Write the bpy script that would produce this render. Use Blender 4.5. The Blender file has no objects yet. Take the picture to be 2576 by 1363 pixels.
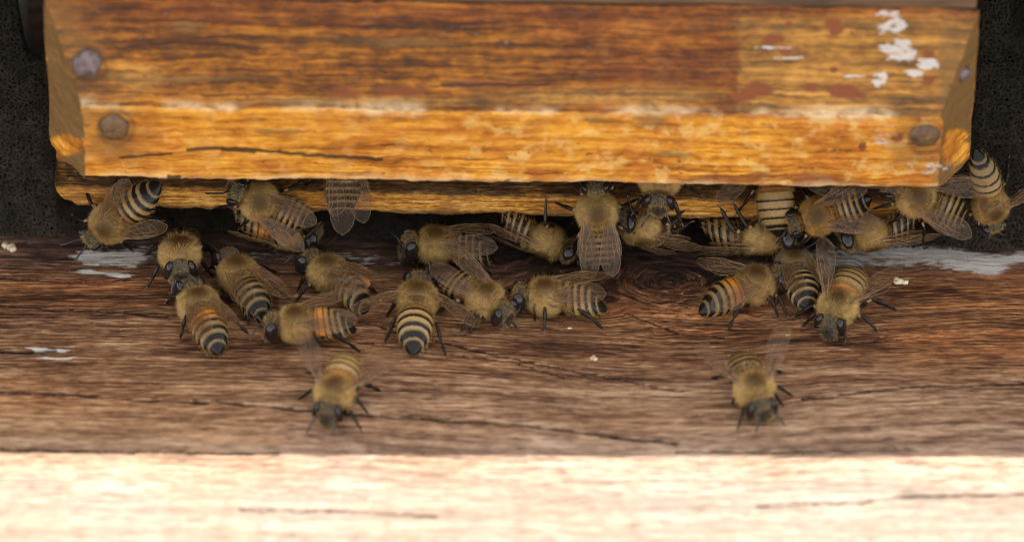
# Beehive entrance in macro: bees on a weathered landing board under a bevelled entrance slat.
# 1 Blender unit = 1 cm.  x right, y into the hive, z up; the landing board's top is z = 0.
import bpy, bmesh, math, random
import numpy as np
from mathutils import Vector, Matrix

scene = bpy.context.scene
C = scene.collection
R = math.radians
scene.unit_settings.system = 'METRIC'
scene.unit_settings.scale_length = 0.01

# ------------------------------------------------------------------ camera
PITCH, DIST, ROLL = R(42), 95.0, R(0.7)
TGT = Vector((0.0, -0.43, 0.0))
W_CM = 13.14                                   # picture width in the plane through TGT
FWD = Vector((0, math.cos(PITCH), -math.sin(PITCH)))
_u = Vector((0, math.sin(PITCH), math.cos(PITCH)))
_r = Vector((1, 0, 0))
CR = _r * math.cos(ROLL) + _u * math.sin(ROLL)
CU = _u * math.cos(ROLL) - _r * math.sin(ROLL)
EYE = TGT - FWD * DIST
cam_d = bpy.data.cameras.new('camera')
cam = bpy.data.objects.new('camera', cam_d)
C.objects.link(cam)
cam.matrix_world = Matrix(((CR.x, CU.x, -FWD.x, EYE.x), (CR.y, CU.y, -FWD.y, EYE.y),
                           (CR.z, CU.z, -FWD.z, EYE.z), (0, 0, 0, 1)))
cam_d.sensor_width = 36
cam_d.lens = 36 * DIST / W_CM
cam_d.clip_start, cam_d.clip_end = 1, 2000
cam_d.dof.use_dof = True
cam_d.dof.focus_distance = DIST - 0.50
cam_d.dof.aperture_fstop = (cam_d.lens * 1e-3) / 2.6       # 26 mm pupil (scene unit = cm)
scene.camera = cam

# ------------------------------------------------------------------ light
SUN_EL, SUN_AZ = 60.0, 0.0
world = bpy.data.worlds.new('World')
scene.world = world
world.use_nodes = True
wn = world.node_tree
wn.nodes.clear()
sky = wn.nodes.new('ShaderNodeTexSky')
sky.sky_type = 'NISHITA'
sky.sun_disc = False
sky.sun_elevation = R(SUN_EL)
sky.sun_rotation = R(SUN_AZ)
sky.air_density, sky.dust_density, sky.ozone_density = 1.0, 1.0, 0.6
hs = wn.nodes.new('ShaderNodeHueSaturation')
hs.inputs['Saturation'].default_value = 0.22
bg = wn.nodes.new('ShaderNodeBackground')
bg.inputs['Strength'].default_value = 0.085
wo = wn.nodes.new('ShaderNodeOutputWorld')
wn.links.new(sky.outputs[0], hs.inputs['Color'])
wn.links.new(hs.outputs[0], bg.inputs['Color'])
wn.links.new(bg.outputs[0], wo.inputs['Surface'])
sun_d = bpy.data.lights.new('sun', 'SUN')
sun_d.energy, sun_d.angle, sun_d.color = 2.35, R(0.5), (1.0, 0.97, 0.93)
sun = bpy.data.objects.new('sun', sun_d)
C.objects.link(sun)
_sd = Vector((math.sin(R(SUN_AZ)) * math.cos(R(SUN_EL)), math.cos(R(SUN_AZ)) * math.cos(R(SUN_EL)), math.sin(R(SUN_EL))))
sun.rotation_euler = _sd.to_track_quat('Z', 'Y').to_euler()
sun.location = (0, 20, 60)
vs = scene.view_settings
vs.view_transform, vs.look, vs.gamma, vs.use_curve_mapping = 'Standard', 'None', 1.0, False
vs.exposure = 2.8
scene.cycles.max_bounces = 8
scene.cycles.transparent_max_bounces = 24
scene.cycles.sample_clamp_indirect = 6.0
scene.cycles.filter_width = 1.0
scene.cycles.use_denoising = True
scene.cycles.denoising_prefilter = 'ACCURATE'
scene.cycles.use_adaptive_sampling = False

# ------------------------------------------------------------------ picture <-> place (measuring aid)
PX, CXP, CYP = 2576.0, 1288.0, 681.5           # measured on the photograph at 2576 px wide
FP = PX * DIST / W_CM

def ray(px, py):
    return (FWD + CR * ((px - CXP) / FP) - CU * ((py - CYP) / FP))

def at(px, py, z=0.0):
    d = ray(px, py)
    return EYE + d * ((z - EYE.z) / d.z)

def atY(px, py, y):
    d = ray(px, py)
    return EYE + d * ((y - EYE.y) / d.y)

def proj(P):
    """(N,3) array -> (N,2) in the photograph's 2576-wide measure"""
    Q = P - np.array(EYE)
    k = Q @ np.array(FWD)
    return np.stack([CXP + FP * (Q @ np.array(CR)) / k, CYP - FP * (Q @ np.array(CU)) / k], -1)

# ------------------------------------------------------------------ noise in numpy
def _h(i, j, k, seed):
    n = (i.astype(np.int64) * 374761393 + j.astype(np.int64) * 668265263 + k.astype(np.int64) * 2147483647 + seed * 974634777) & 0xffffffff
    n = ((n ^ (n >> 13)) * 1274126177) & 0xffffffff
    n = ((n ^ (n >> 16)) * 2246822519) & 0xffffffff
    return ((n ^ (n >> 15)) & 0xffffff) / float(0xffffff)

def vn(x, y, z=0.0, seed=0):
    x, y = np.asarray(x, float), np.asarray(y, float)
    z = np.zeros_like(x) + z
    i, j, k = np.floor(x), np.floor(y), np.floor(z)
    f, g, h = x - i, y - j, z - k
    f, g, h = f * f * (3 - 2 * f), g * g * (3 - 2 * g), h * h * (3 - 2 * h)
    def q(a, b, c): return _h(i + a, j + b, k + c, seed)
    x0 = (q(0, 0, 0) * (1 - f) + q(1, 0, 0) * f) * (1 - g) + (q(0, 1, 0) * (1 - f) + q(1, 1, 0) * f) * g
    x1 = (q(0, 0, 1) * (1 - f) + q(1, 0, 1) * f) * (1 - g) + (q(0, 1, 1) * (1 - f) + q(1, 1, 1) * f) * g
    return x0 * (1 - h) + x1 * h

def fbm(x, y, z=0.0, o=4, seed=0):
    s, a, t = 0, 1.0, 0
    for k in range(o):
        s = s + a * vn(np.asarray(x) * 2 ** k, np.asarray(y) * 2 ** k, np.asarray(z) * 2 ** k, seed + k * 17)
        t += a
        a *= 0.55
    return s / t

def sm(a, b, x):
    t = np.clip((x - a) / (b - a), 0, 1)
    return t * t * (3 - 2 * t)

def polydist(px, py, pts):
    d = np.full(px.shape, 1e9)
    for (ax, ay), (bx, by) in zip(pts[:-1], pts[1:]):
        vx, vy = bx - ax, by - ay
        t = np.clip(((px - ax) * vx + (py - ay) * vy) / (vx * vx + vy * vy), 0, 1)
        d = np.minimum(d, np.hypot(px - ax - t * vx, py - ay - t * vy))
    return d

def blobs(px, py, lst, seed, wob=0.5, sharp=0.12):
    m = np.zeros(px.shape)
    for (bx, by, rx, ry) in lst:
        r = np.hypot((px - bx) / rx, (py - by) / ry)
        r = r + wob * (fbm(px / (rx * 0.55), py / (ry * 0.55), 0, 3, seed + int(bx)) - 0.5) * 2
        m = np.maximum(m, 1 - sm(1 - sharp, 1 + sharp, r))
    return m

# ------------------------------------------------------------------ mesh helpers
def link(name, me, mats, parent=None, smooth=True):
    o = bpy.data.objects.new(name, me)
    for m in (mats if isinstance(mats, (list, tuple)) else [mats]):
        me.materials.append(m)
    C.objects.link(o)
    if parent is not None:
        o.parent = parent
    if smooth:
        me.polygons.foreach_set('use_smooth', np.ones(len(me.polygons), bool))
    return o

def raw_mesh(name, V, F, mat_idx=None, attrs=None):
    """V (n,3); F (m,3|4) int array or a list of such arrays"""
    Fs = F if isinstance(F, list) else [F]
    Fs = [np.asarray(f, np.int32) for f in Fs if len(f)]
    me = bpy.data.meshes.new(name)
    V = np.asarray(V, np.float32)
    me.vertices.add(len(V))
    me.vertices.foreach_set('co', V.ravel())
    idx = np.concatenate([f.ravel() for f in Fs])
    tot = np.concatenate([np.full(len(f), f.shape[1], np.int32) for f in Fs])
    st = np.concatenate([[0], np.cumsum(tot)[:-1]]).astype(np.int32)
    me.loops.add(len(idx))
    me.loops.foreach_set('vertex_index', idx)
    me.polygons.add(len(tot))
    me.polygons.foreach_set('loop_start', st)
    me.polygons.foreach_set('loop_total', tot)
    if mat_idx is not None:
        me.polygons.foreach_set('material_index', np.asarray(mat_idx, np.int32))
    for k, v in (attrs or {}).items():
        v = np.asarray(v, np.float32)
        a = me.attributes.new(k, 'FLOAT' if v.ndim == 1 else 'FLOAT_VECTOR', 'POINT')
        a.data.foreach_set('value' if v.ndim == 1 else 'vector', v.ravel())
    me.update(calc_edges=True)
    me.validate()
    return me

def grid_faces(nu, nv, off=0, flip=False, wrap=False):
    i, j = np.meshgrid(np.arange(nu - 1), np.arange(nv if wrap else nv - 1), indexing='ij')
    j2 = (j + 1) % nv
    a, b, c, d = i * nv + j, (i + 1) * nv + j, (i + 1) * nv + j2, i * nv + j2
    q = np.stack([a, b, c, d] if not flip else [a, d, c, b], -1).reshape(-1, 4) + off
    return q

class MB:
    """collects pieces (verts, faces, material index) into one mesh"""
    def __init__(s): s.V, s.F, s.M, s.n, s.A = [], [], [], 0, {}
    def add(s, V, F, m=0):
        V = np.asarray(V, float).reshape(-1, 3)
        s.V.append(V)
        s.F.append(np.asarray(F) + s.n)
        s.M.append(np.full(len(F), m))
        s.n += len(V)
    def tube(s, pts, rad, m=0, n=8, flat=1.0, upv=(0, 0, 1), mats=None):
        pts = np.asarray(pts, float)
        k = len(pts)
        rad = np.broadcast_to(np.asarray(rad, float), (k,))
        t = np.gradient(pts, axis=0)
        t /= np.linalg.norm(t, axis=1, keepdims=True) + 1e-9
        up = np.asarray(upv, float)
        s1 = np.cross(t, up)
        bad = np.linalg.norm(s1, axis=1) < 0.15
        s1[bad] = np.cross(t[bad], [1, 0.3, 0])
        s1 /= np.linalg.norm(s1, axis=1, keepdims=True) + 1e-9
        s2 = np.cross(s1, t)
        a = np.linspace(0, 2 * np.pi, n, endpoint=False)
        V = pts[:, None] + rad[:, None, None] * (np.cos(a)[None, :, None] * s1[:, None] * flat + np.sin(a)[None, :, None] * s2[:, None])
        V = np.concatenate([V.reshape(-1, 3), pts[:1], pts[-1:]])
        F = grid_faces(k, n, 0, True, True)
        if mats is None:
            s.add(V, F, m)
        else:
            b = s.n
            s.add(V, F, m)
            s.M[-1] = np.repeat(np.asarray(mats)[:k - 1], n)
        # end fans
        o = s.n - len(V)
        e = k * n
        j = np.arange(n)
        s.F.append(np.stack([np.full(n, e), j, (j + 1) % n], -1) + o); s.M.append(np.full(n, m))
        l = (k - 1) * n
        s.F.append(np.stack([np.full(n, e + 1), l + (j + 1) % n, l + j], -1) + o); s.M.append(np.full(n, m))
    def ell(s, c, r, m=0, nu=10, nv=14, rot=None):
        th = np.linspace(0.02, np.pi - 0.02, nu)
        ph = np.linspace(0, 2 * np.pi, nv, endpoint=False)
        P = np.stack([np.sin(th)[:, None] * np.cos(ph), np.sin(th)[:, None] * np.sin(ph), np.cos(th)[:, None] + 0 * ph], -1) * np.asarray(r)
        P = P.reshape(-1, 3)
        if rot is not None:
            P = P @ np.asarray(rot).T
        s.add(P + np.asarray(c), grid_faces(nu, nv, 0, False, True), m)
        o = s.n - nu * nv
        s.F.append((np.arange(nv)[::-1] + o)[None].repeat(1, 0)[:, [0, 1, 2, 3]] if False else np.stack([np.full(nv - 2, 0), np.arange(1, nv - 1), np.arange(2, nv)], -1) + o); s.M.append(np.full(nv - 2, m))
        l = (nu - 1) * nv
        s.F.append(np.stack([np.full(nv - 2, l), l + np.arange(2, nv), l + np.arange(1, nv - 1)], -1) + o); s.M.append(np.full(nv - 2, m))
    def mesh(s, name, attrs=None):
        V = np.concatenate(s.V)
        # faces of like size need not be contiguous: keep order for the materials
        return raw_mesh(name, V, s.F, np.concatenate(s.M), attrs)

def tag(o, label=None, cat=None, group=None, kind=None):
    for k, v in (('label', label), ('category', cat), ('group', group), ('kind', kind)):
        if v: o[k] = v
    return o

# ------------------------------------------------------------------ node helpers
class NT:
    def __init__(s, name):
        s.m = bpy.data.materials.new(name)
        s.m.use_nodes = True
        s.t = s.m.node_tree
        s.t.nodes.clear()
        s.out = s.t.nodes.new('ShaderNodeOutputMaterial')
    def var(s, base, *terms):
        f = base
        for nd, g in terms:
            f = s.math('ADD', f, s.math('MULTIPLY', s.math('SUBTRACT', nd, 0.5), g))
        return f
    def n(s, typ, **kw):
        nd = s.t.nodes.new('ShaderNode' + typ)
        for k, v in kw.items():
            setattr(nd, k, v)
        return nd
    def set(s, sock, v):
        if isinstance(v, bpy.types.NodeSocket): s.t.links.new(v, sock)
        else:
            if hasattr(sock.default_value, '__len__') and not hasattr(v, '__len__'): v = (v, v, v)
            if sock.type == 'RGBA' and len(v) == 3: v = (*v, 1)
            sock.default_value = v
    def math(s, op, a, b=0.0, c=0.0, clamp=False):
        nd = s.n('Math', operation=op, use_clamp=clamp)
        for k, v in enumerate((a, b, c)): s.set(nd.inputs[k], v)
        return nd.outputs[0]
    def attr(s, name, out='Fac'):
        return s.n('Attribute', attribute_name=name).outputs[out]
    def obj(s): return s.n('TexCoord').outputs['Object']
    def scale(s, v, sc, loc=(0, 0, 0)):
        nd = s.n('Mapping')
        s.set(nd.inputs['Vector'], v); s.set(nd.inputs['Scale'], sc); s.set(nd.inputs['Location'], loc)
        return nd.outputs[0]
    def noise(s, v, sc=1.0, det=4.0, rough=0.55, dist=0.0, out=0):
        nd = s.n('TexNoise')
        s.set(nd.inputs['Vector'], v); s.set(nd.inputs['Scale'], sc); s.set(nd.inputs['Detail'], det)
        s.set(nd.inputs['Roughness'], rough); s.set(nd.inputs['Distortion'], dist)
        return nd.outputs[out]
    def ramp(s, f, stops, interp='LINEAR', alpha=False):
        nd = s.n('ValToRGB')
        r = nd.color_ramp
        r.interpolation = interp
        while len(r.elements) < len(stops): r.elements.new(0.5)
        for e, (p, c) in zip(r.elements, stops):
            e.position = p
            e.color = (c, c, c, 1) if not hasattr(c, '__len__') else (*c, 1)
        s.set(nd.inputs[0], f)
        return nd.outputs[0]
    def mix(s, f, a, b, mode='MIX'):
        nd = s.n('Mix', data_type='RGBA', blend_type=mode)
        s.set(nd.inputs[0], f); s.set(nd.inputs[6], a); s.set(nd.inputs[7], b)
        return nd.outputs[2]
    def bump(s, h, strength=0.3, dist=0.01, normal=None):
        nd = s.n('Bump')
        s.set(nd.inputs['Height'], h); s.set(nd.inputs['Strength'], strength); s.set(nd.inputs['Distance'], dist)
        if normal is not None: s.set(nd.inputs['Normal'], normal)
        return nd.outputs[0]
    def bsdf(s, col, rough=0.6, normal=None, **kw):
        nd = s.n('BsdfPrincipled')
        s.set(nd.inputs['Base Color'], col); s.set(nd.inputs['Roughness'], rough)
        for k, v in kw.items(): s.set(nd.inputs[k.replace('_', ' ')], v)
        if normal is not None: s.set(nd.inputs['Normal'], normal)
        return nd.outputs[0]
    def done(s, sh):
        s.t.links.new(sh, s.out.inputs['Surface'])
        return s.m

# ================================================================== MATERIALS
def mat_board():
    t = NT('weathered_board')
    g = t.attr('grain', 'Vector')
    o = t.obj()
    n1 = t.noise(t.scale(g, (0.35, 5.5, 1)), 1.0, 5, 0.62, 0.4)
    n2 = t.noise(t.scale(g, (1.3, 34, 1)), 1.0, 4, 0.65, 0.2)
    n3 = t.noise(o, 0.55, 4, 0.6)
    n4 = t.noise(t.scale(o, (5, 16, 5)), 1.0, 6, 0.7)
    n5 = t.noise(t.scale(g, (3.5, 70, 1)), 1.0, 3, 0.7)
    tone = t.var(0.565, (n1, 0.66), (n2, 0.85), (n4, 0.55), (n5, 0.55))
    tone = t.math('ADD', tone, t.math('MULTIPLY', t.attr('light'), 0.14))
    gs = t.n('SeparateXYZ'); t.set(gs.inputs[0], g)
    ring = t.math('SINE', t.math('ADD', t.math('MULTIPLY', gs.outputs[1], 62.0), t.math('MULTIPLY', n3, 14.0)))
    tone = t.math('ADD', tone, t.math('MULTIPLY', t.math('MULTIPLY', ring, t.attr('knot')), 0.035))
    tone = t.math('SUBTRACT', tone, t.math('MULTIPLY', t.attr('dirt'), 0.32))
    col = t.ramp(tone, [(0.22, (0.014, 0.008, 0.006)), (0.40, (0.058, 0.025, 0.012)), (0.53, (0.158, 0.070, 0.030)),
                        (0.66, (0.310, 0.155, 0.070)), (0.84, (0.56, 0.35, 0.185))])
    n7 = t.noise(t.scale(g, (0.22, 3.2, 1)), 1.0, 5, 0.7, 0.6)
    n8 = t.noise(t.scale(g, (0.35, 1.6, 1), (7, 3, 0)), 1.0, 5, 0.68, 0.8)
    col = t.mix(t.ramp(n7, [(0.54, 0.0), (0.68, 0.55)]), col, t.mix(1.0, col, (1.36, 1.12, 0.92), 'MULTIPLY'))
    col = t.mix(t.ramp(n8, [(0.30, 0.75), (0.44, 0.0)]), col, t.mix(1.0, col, (0.42, 0.38, 0.36), 'MULTIPLY'))
    red = t.math('MULTIPLY', t.attr('red'), t.ramp(n1, [(0.35, 0.0), (0.6, 1.0)]))
    col = t.mix(red, col, t.mix(1.0, col, (1.22, 0.90, 0.62), 'MULTIPLY'))
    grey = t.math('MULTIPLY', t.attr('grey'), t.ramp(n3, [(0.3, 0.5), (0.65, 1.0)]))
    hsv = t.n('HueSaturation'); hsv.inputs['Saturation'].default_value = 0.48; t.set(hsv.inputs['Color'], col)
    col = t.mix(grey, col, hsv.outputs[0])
    col = t.mix(t.math('MULTIPLY', t.attr('sun_pale'), 0.62), col, (0.225, 0.172, 0.122))  # paler front strip: sunlit look mixed into the wood colour
    # pores and fibres
    col = t.mix(t.ramp(n5, [(0.33, 0.9), (0.45, 0.0)]), col, (0.014, 0.008, 0.006))
    # flaking white paint: breaks up along the grain
    pb = t.var(0.55, (n2, 2.0), (n4, 2.0), (n5, 1.2))
    pm = t.ramp(t.math('SUBTRACT', t.math('MULTIPLY', t.attr('paint'), 1.05), pb), [(0.0, 0.0), (0.28, 0.85)])
    col = t.mix(pm, col, t.mix(n4, (0.36, 0.31, 0.255), (0.86, 0.78, 0.68)))
    col = t.mix(t.attr('crack'), col, (0.012, 0.009, 0.008))
    # small specks
    sp = t.noise(o, 9.0, 2, 0.5)
    col = t.mix(t.ramp(sp, [(0.735, 0.0), (0.76, 0.75)]), col, (0.42, 0.30, 0.19))
    hgt = t.math('ADD', t.math('MULTIPLY', n2, 0.8), t.math('MULTIPLY', n5, 0.6))
    hgt = t.math('ADD', hgt, t.math('MULTIPLY', n4, 0.5))
    return t.done(t.bsdf(col, t.ramp(n4, [(0.3, 0.5), (0.7, 0.75)]), t.bump(hgt, 1.0, 0.035), Specular_IOR_Level=0.10))

def mat_slat():
    t = NT('lacquered_slat')
    g = t.attr('grain', 'Vector')
    n1 = t.noise(t.scale(g, (0.38, 8.5, 1)), 1.0, 6, 0.66, 0.35)
    n2 = t.noise(t.scale(g, (1.1, 38, 1)), 1.0, 4, 0.65, 0.3)
    n3 = t.noise(t.scale(g, (0.9, 1.5, 1)), 1.0, 5, 0.62)
    n4 = t.noise(t.scale(g, (5.0, 9.0, 1)), 1.0, 5, 0.68)
    n6 = t.noise(t.scale(g, (3.0, 3.6, 1)), 1.0, 6, 0.62)
    tone = t.var(0.50, (n1, 0.85), (n2, 0.70), (n4, 0.50), (n3, 0.35))
    tone = t.math('SUBTRACT', tone, t.math('MULTIPLY', t.attr('upper'), 0.09))
    low = t.ramp(tone, [(0.25, (0.15, 0.050, 0.010)), (0.40, (0.46, 0.160, 0.012)), (0.54, (0.68, 0.30, 0.030)), (0.72, (0.82, 0.45, 0.085))])
    lowred = t.ramp(tone, [(0.26, (0.09, 0.026, 0.007)), (0.44, (0.30, 0.088, 0.012)), (0.60, (0.50, 0.170, 0.018)), (0.76, (0.64, 0.28, 0.045))])
    low = t.mix(t.math('MULTIPLY', t.ramp(n3, [(0.42, 0.0), (0.58, 1.0)]), 0.95), low, lowred)
    up = t.ramp(tone, [(0.22, (0.030, 0.014, 0.006)), (0.38, (0.12, 0.038, 0.006)), (0.52, (0.32, 0.108, 0.010)), (0.66, (0.54, 0.215, 0.024)), (0.82, (0.68, 0.36, 0.075))])
    upred = t.ramp(tone, [(0.24, (0.045, 0.013, 0.005)), (0.42, (0.15, 0.040, 0.008)), (0.60, (0.32, 0.095, 0.014)), (0.78, (0.48, 0.20, 0.04))])
    up = t.mix(t.attr('redup'), up, upred)
    bare = t.ramp(tone, [(0.22, (0.085, 0.048, 0.020)), (0.42, (0.29, 0.130, 0.026)), (0.56, (0.50, 0.250, 0.052)), (0.76, (0.68, 0.42, 0.14))])
    col = t.mix(t.attr('upper'), low, up)
    col = t.mix(t.attr('bare'), col, bare)
    # lacquer chipped off in ragged patches shows yellow wood
    chip = t.math('MULTIPLY', t.ramp(n6, [(0.52, 0.0), (0.60, 1.0)]), t.attr('chips'))
    col = t.mix(t.math('MULTIPLY', chip, 0.8), col, t.mix(n4, (0.52, 0.29, 0.07), (0.78, 0.50, 0.17)))
    grime = t.math('MULTIPLY', t.attr('grime'), t.ramp(n4, [(0.3, 0.45), (0.7, 1.0)]))
    col = t.mix(grime, col, t.mix(n1, (0.080, 0.040, 0.012), (0.25, 0.135, 0.046)))
    col = t.mix(t.attr('spot'), col, t.mix(n4, (0.13, 0.034, 0.012), (0.26, 0.075, 0.022)))
    col = t.mix(t.math('MULTIPLY', t.attr('edge'), t.ramp(n6, [(0.38, 0.1), (0.58, 0.9)])), col, (0.74, 0.53, 0.29))
    wf = t.ramp(t.math('SUBTRACT', t.attr('white'), t.var(0.48, (n4, 2.4), (n2, 1.3))), [(0.0, 0.0), (0.3, 0.9)])
    col = t.mix(wf, col, t.mix(n4, (0.36, 0.31, 0.26), (0.72, 0.66, 0.60)))
    col = t.mix(t.attr('crack'), col, (0.035, 0.018, 0.009))  # cracks, and the painted dent and shadow ring at each nail
    sp = t.ramp(t.noise(t.scale(g, (7, 11, 1)), 1.0, 2, 0.5), [(0.28, 0.7), (0.33, 0.0)])
    col = t.mix(sp, col, (0.085, 0.038, 0.016))
    h = t.math('ADD', t.math('MULTIPLY', n2, 0.8), t.math('MULTIPLY', n4, 0.6))
    return t.done(t.bsdf(col, t.ramp(n4, [(0.3, 0.38), (0.7, 0.62)]), t.bump(h, 0.7, 0.025), Specular_IOR_Level=0.18))

def mat_lath():
    t = NT('old_lath')
    o = t.obj()
    n1 = t.noise(t.scale(o, (0.9, 20, 20)), 1.0, 5, 0.65, 0.4)
    n2 = t.noise(t.scale(o, (7, 26, 26)), 1.0, 5, 0.7)
    n3 = t.noise(t.scale(o, (1.1, 2, 2)), 1.0, 4, 0.6)
    tone = t.var(0.5, (n1, 1.0), (n2, 0.8))
    col = t.ramp(tone, [(0.20, (0.06, 0.020, 0.006)), (0.36, (0.24, 0.08, 0.011)), (0.52, (0.52, 0.22, 0.030)), (0.74, (0.80, 0.50, 0.17))])
    col = t.mix(t.ramp(n3, [(0.52, 0.0), (0.6, 0.75)]), col, t.mix(n2, (0.16, 0.055, 0.016), (0.5, 0.22, 0.055)))
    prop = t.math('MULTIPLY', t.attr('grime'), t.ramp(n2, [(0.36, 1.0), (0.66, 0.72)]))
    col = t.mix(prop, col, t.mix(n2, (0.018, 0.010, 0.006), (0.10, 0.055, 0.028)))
    return t.done(t.bsdf(col, 0.6, t.bump(t.math('ADD', n1, n2), 1.0, 0.035), Specular_IOR_Level=0.15))

def mat_foam():
    t = NT('reticulated_foam')
    o = t.obj()
    w = t.noise(o, 9.0, 2, 0.5, out=1)
    vadd = t.n('VectorMath', operation='MULTIPLY_ADD')
    t.set(vadd.inputs[0], w); t.set(vadd.inputs[1], (0.05, 0.05, 0.05)); t.set(vadd.inputs[2], o)
    v = t.n('TexVoronoi', feature='DISTANCE_TO_EDGE')
    t.set(v.inputs['Vector'], vadd.outputs[0]); v.inputs['Scale'].default_value = 18.0
    e = v.outputs['Distance']
    n = t.noise(o, 6.0, 4, 0.7)
    web = t.math('ADD', 0.03, t.math('MULTIPLY', n, 0.11))
    solid = t.math('LESS_THAN', e, web)
    col = t.mix(t.noise(o, 3.0, 4, 0.6), (0.005, 0.004, 0.003), (0.058, 0.046, 0.034))
    b = t.bsdf(col, 0.55, t.bump(e, 0.8, 0.03), Specular_IOR_Level=0.0)
    tr = t.n('BsdfTransparent')
    mx = t.n('MixShader')
    t.set(mx.inputs[0], t.math('MAXIMUM', solid, t.attr('core')))
    t.t.links.new(tr.outputs[0], mx.inputs[1]); t.t.links.new(b, mx.inputs[2])
    return t.done(mx.outputs[0])

def mat_plain(name, a, b, sc=(3, 3, 3), rough=0.7, bump=0.3, **kw):
    t = NT(name)
    n = t.noise(t.scale(t.obj(), sc), 1.0, 5, 0.62)
    return t.done(t.bsdf(t.mix(t.ramp(n, [(0.3, 0.0), (0.7, 1.0)]), a, b), rough, t.bump(n, bump, 0.03), **kw))

def mat_abdomen(name, segs):
    """segs: per segment (front colour, rear colour, split)"""
    t = NT(name)
    ab = t.attr('ab')
    n = t.noise(t.obj(), 26.0, 3, 0.6)
    rnd = t.n('ObjectInfo').outputs['Random']
    f = t.math('ADD', ab, t.math('MULTIPLY', t.math('SUBTRACT', n, 0.5), 0.05))
    f = t.math('ADD', f, t.math('MULTIPLY', t.math('SUBTRACT', rnd, 0.5), 0.05))
    stops = []
    k = len(segs)
    for i, (a, b, s) in enumerate(segs):
        p0, p1 = i / k, (i + 1) / k
        m = p0 + (p1 - p0) * s
        stops += [(p0 + 0.006, a), (m - 0.022, a), (m + 0.022, b), (p1 - 0.006, b)]
    col = t.ramp(f, stops)
    nn = t.noise(t.obj(), 60.0, 3, 0.6)
    col = t.mix(t.ramp(nn, [(0.4, 0.0), (0.75, 0.35)]), col, (0.05, 0.030, 0.012))
    vv = t.math('ADD', 0.72, t.math('MULTIPLY', rnd, 0.5))
    cmb = t.n('CombineXYZ')
    for k_ in range(3): t.set(cmb.inputs[k_], vv)
    col = t.mix(1.0, col, cmb.outputs[0], 'MULTIPLY')
    return t.done(t.bsdf(col, 0.20, t.bump(nn, 0.2, 0.004), Specular_IOR_Level=0.18))

def mat_wing():
    t = NT('wing_membrane')
    o = t.obj()
    n = t.noise(o, 9.0, 3, 0.6)
    nrm = t.bump(n, 0.5, 0.02)
    b = t.bsdf(t.mix(n, (0.20, 0.115, 0.055), (0.30, 0.19, 0.10)), 0.15, nrm, Specular_IOR_Level=1.0)
    tr = t.n('BsdfTransparent'); t.set(tr.inputs[0], t.mix(t.math('MULTIPLY', t.attr('dens'), 1.6, clamp=True), (0.97, 0.95, 0.91), (0.52, 0.35, 0.20)))
    lw = t.n('LayerWeight'); lw.inputs[0].default_value = 0.5; t.set(lw.inputs['Normal'], nrm)
    fr = t.math('MULTIPLY_ADD', t.math('POWER', lw.outputs['Facing'], 2.5), 0.60, 0.055)
    mx = t.n('MixShader')
    t.set(mx.inputs[0], t.math('ADD', t.math('MULTIPLY', t.attr('dens'), 0.22), fr, clamp=True))
    t.t.links.new(tr.outputs[0], mx.inputs[1]); t.t.links.new(b, mx.inputs[2])
    return t.done(mx.outputs[0])

def mat_hair(name, a, b):
    t = NT(name)
    h = t.attr('hv')
    col = t.mix(h, a, b)
    # both sides of a hair are shaded with the skin's outward normal, as fur is
    g = t.n('NewGeometry')
    k = t.math('SUBTRACT', 1.0, t.math('MULTIPLY', g.outputs['Backfacing'], 2.0))
    def scaled(f):
        v = t.n('VectorMath', operation='SCALE')
        t.set(v.inputs[0], g.outputs['Normal']); t.set(v.inputs['Scale'], f)
        return v.outputs[0]
    d = t.n('BsdfDiffuse'); t.set(d.inputs['Color'], col); t.set(d.inputs['Normal'], scaled(k))
    tl = t.n('BsdfTranslucent'); t.set(tl.inputs['Color'], col); t.set(tl.inputs['Normal'], scaled(t.math('MULTIPLY', k, -1.0)))
    mx = t.n('MixShader'); mx.inputs[0].default_value = 0.5
    t.t.links.new(d.outputs[0], mx.inputs[1]); t.t.links.new(tl.outputs[0], mx.inputs[2])
    return t.done(mx.outputs[0])

M = {}
M['board'] = mat_board()
M['slat'] = mat_slat()
M['lath'] = mat_lath()
M['foam'] = mat_foam()
M['hive'] = mat_plain('hive_timber', (0.022, 0.012, 0.006), (0.065, 0.034, 0.017), (1, 1, 12))
M['dark_rail'] = mat_plain('dark_rail', (0.045, 0.024, 0.012), (0.17, 0.085, 0.035), (1.2, 14, 14))
M['grey_wood'] = mat_plain('grey_wood', (0.45, 0.41, 0.36), (0.78, 0.73, 0.67), (9, 9, 1.2))
M['ground'] = mat_plain('meadow_ground', (0.020, 0.022, 0.010), (0.055, 0.045, 0.024), (0.4, 0.4, 0.4), 0.9)
M['nail'] = mat_plain('rusty_nail', (0.060, 0.034, 0.028), (0.21, 0.150, 0.140), (9, 9, 9), 0.5, 0.5, Metallic=0.35)
M['nail_tan'] = mat_plain('stained_nail', (0.050, 0.027, 0.014), (0.19, 0.100, 0.038), (8, 8, 8), 0.55, 0.5, Metallic=0.2)
M['wax'] = mat_plain('wax', (0.55, 0.42, 0.20), (0.78, 0.66, 0.42), (14, 14, 14), 0.6, 0.5)
M['chip'] = mat_plain('wood_chip', (0.36, 0.25, 0.15), (0.62, 0.47, 0.30), (14, 14, 14), 0.7, 0.5)
M['pollen'] = mat_plain('pollen', (0.30, 0.10, 0.02), (0.55, 0.24, 0.05), (40, 40, 40), 0.9, 0.8)
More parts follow.
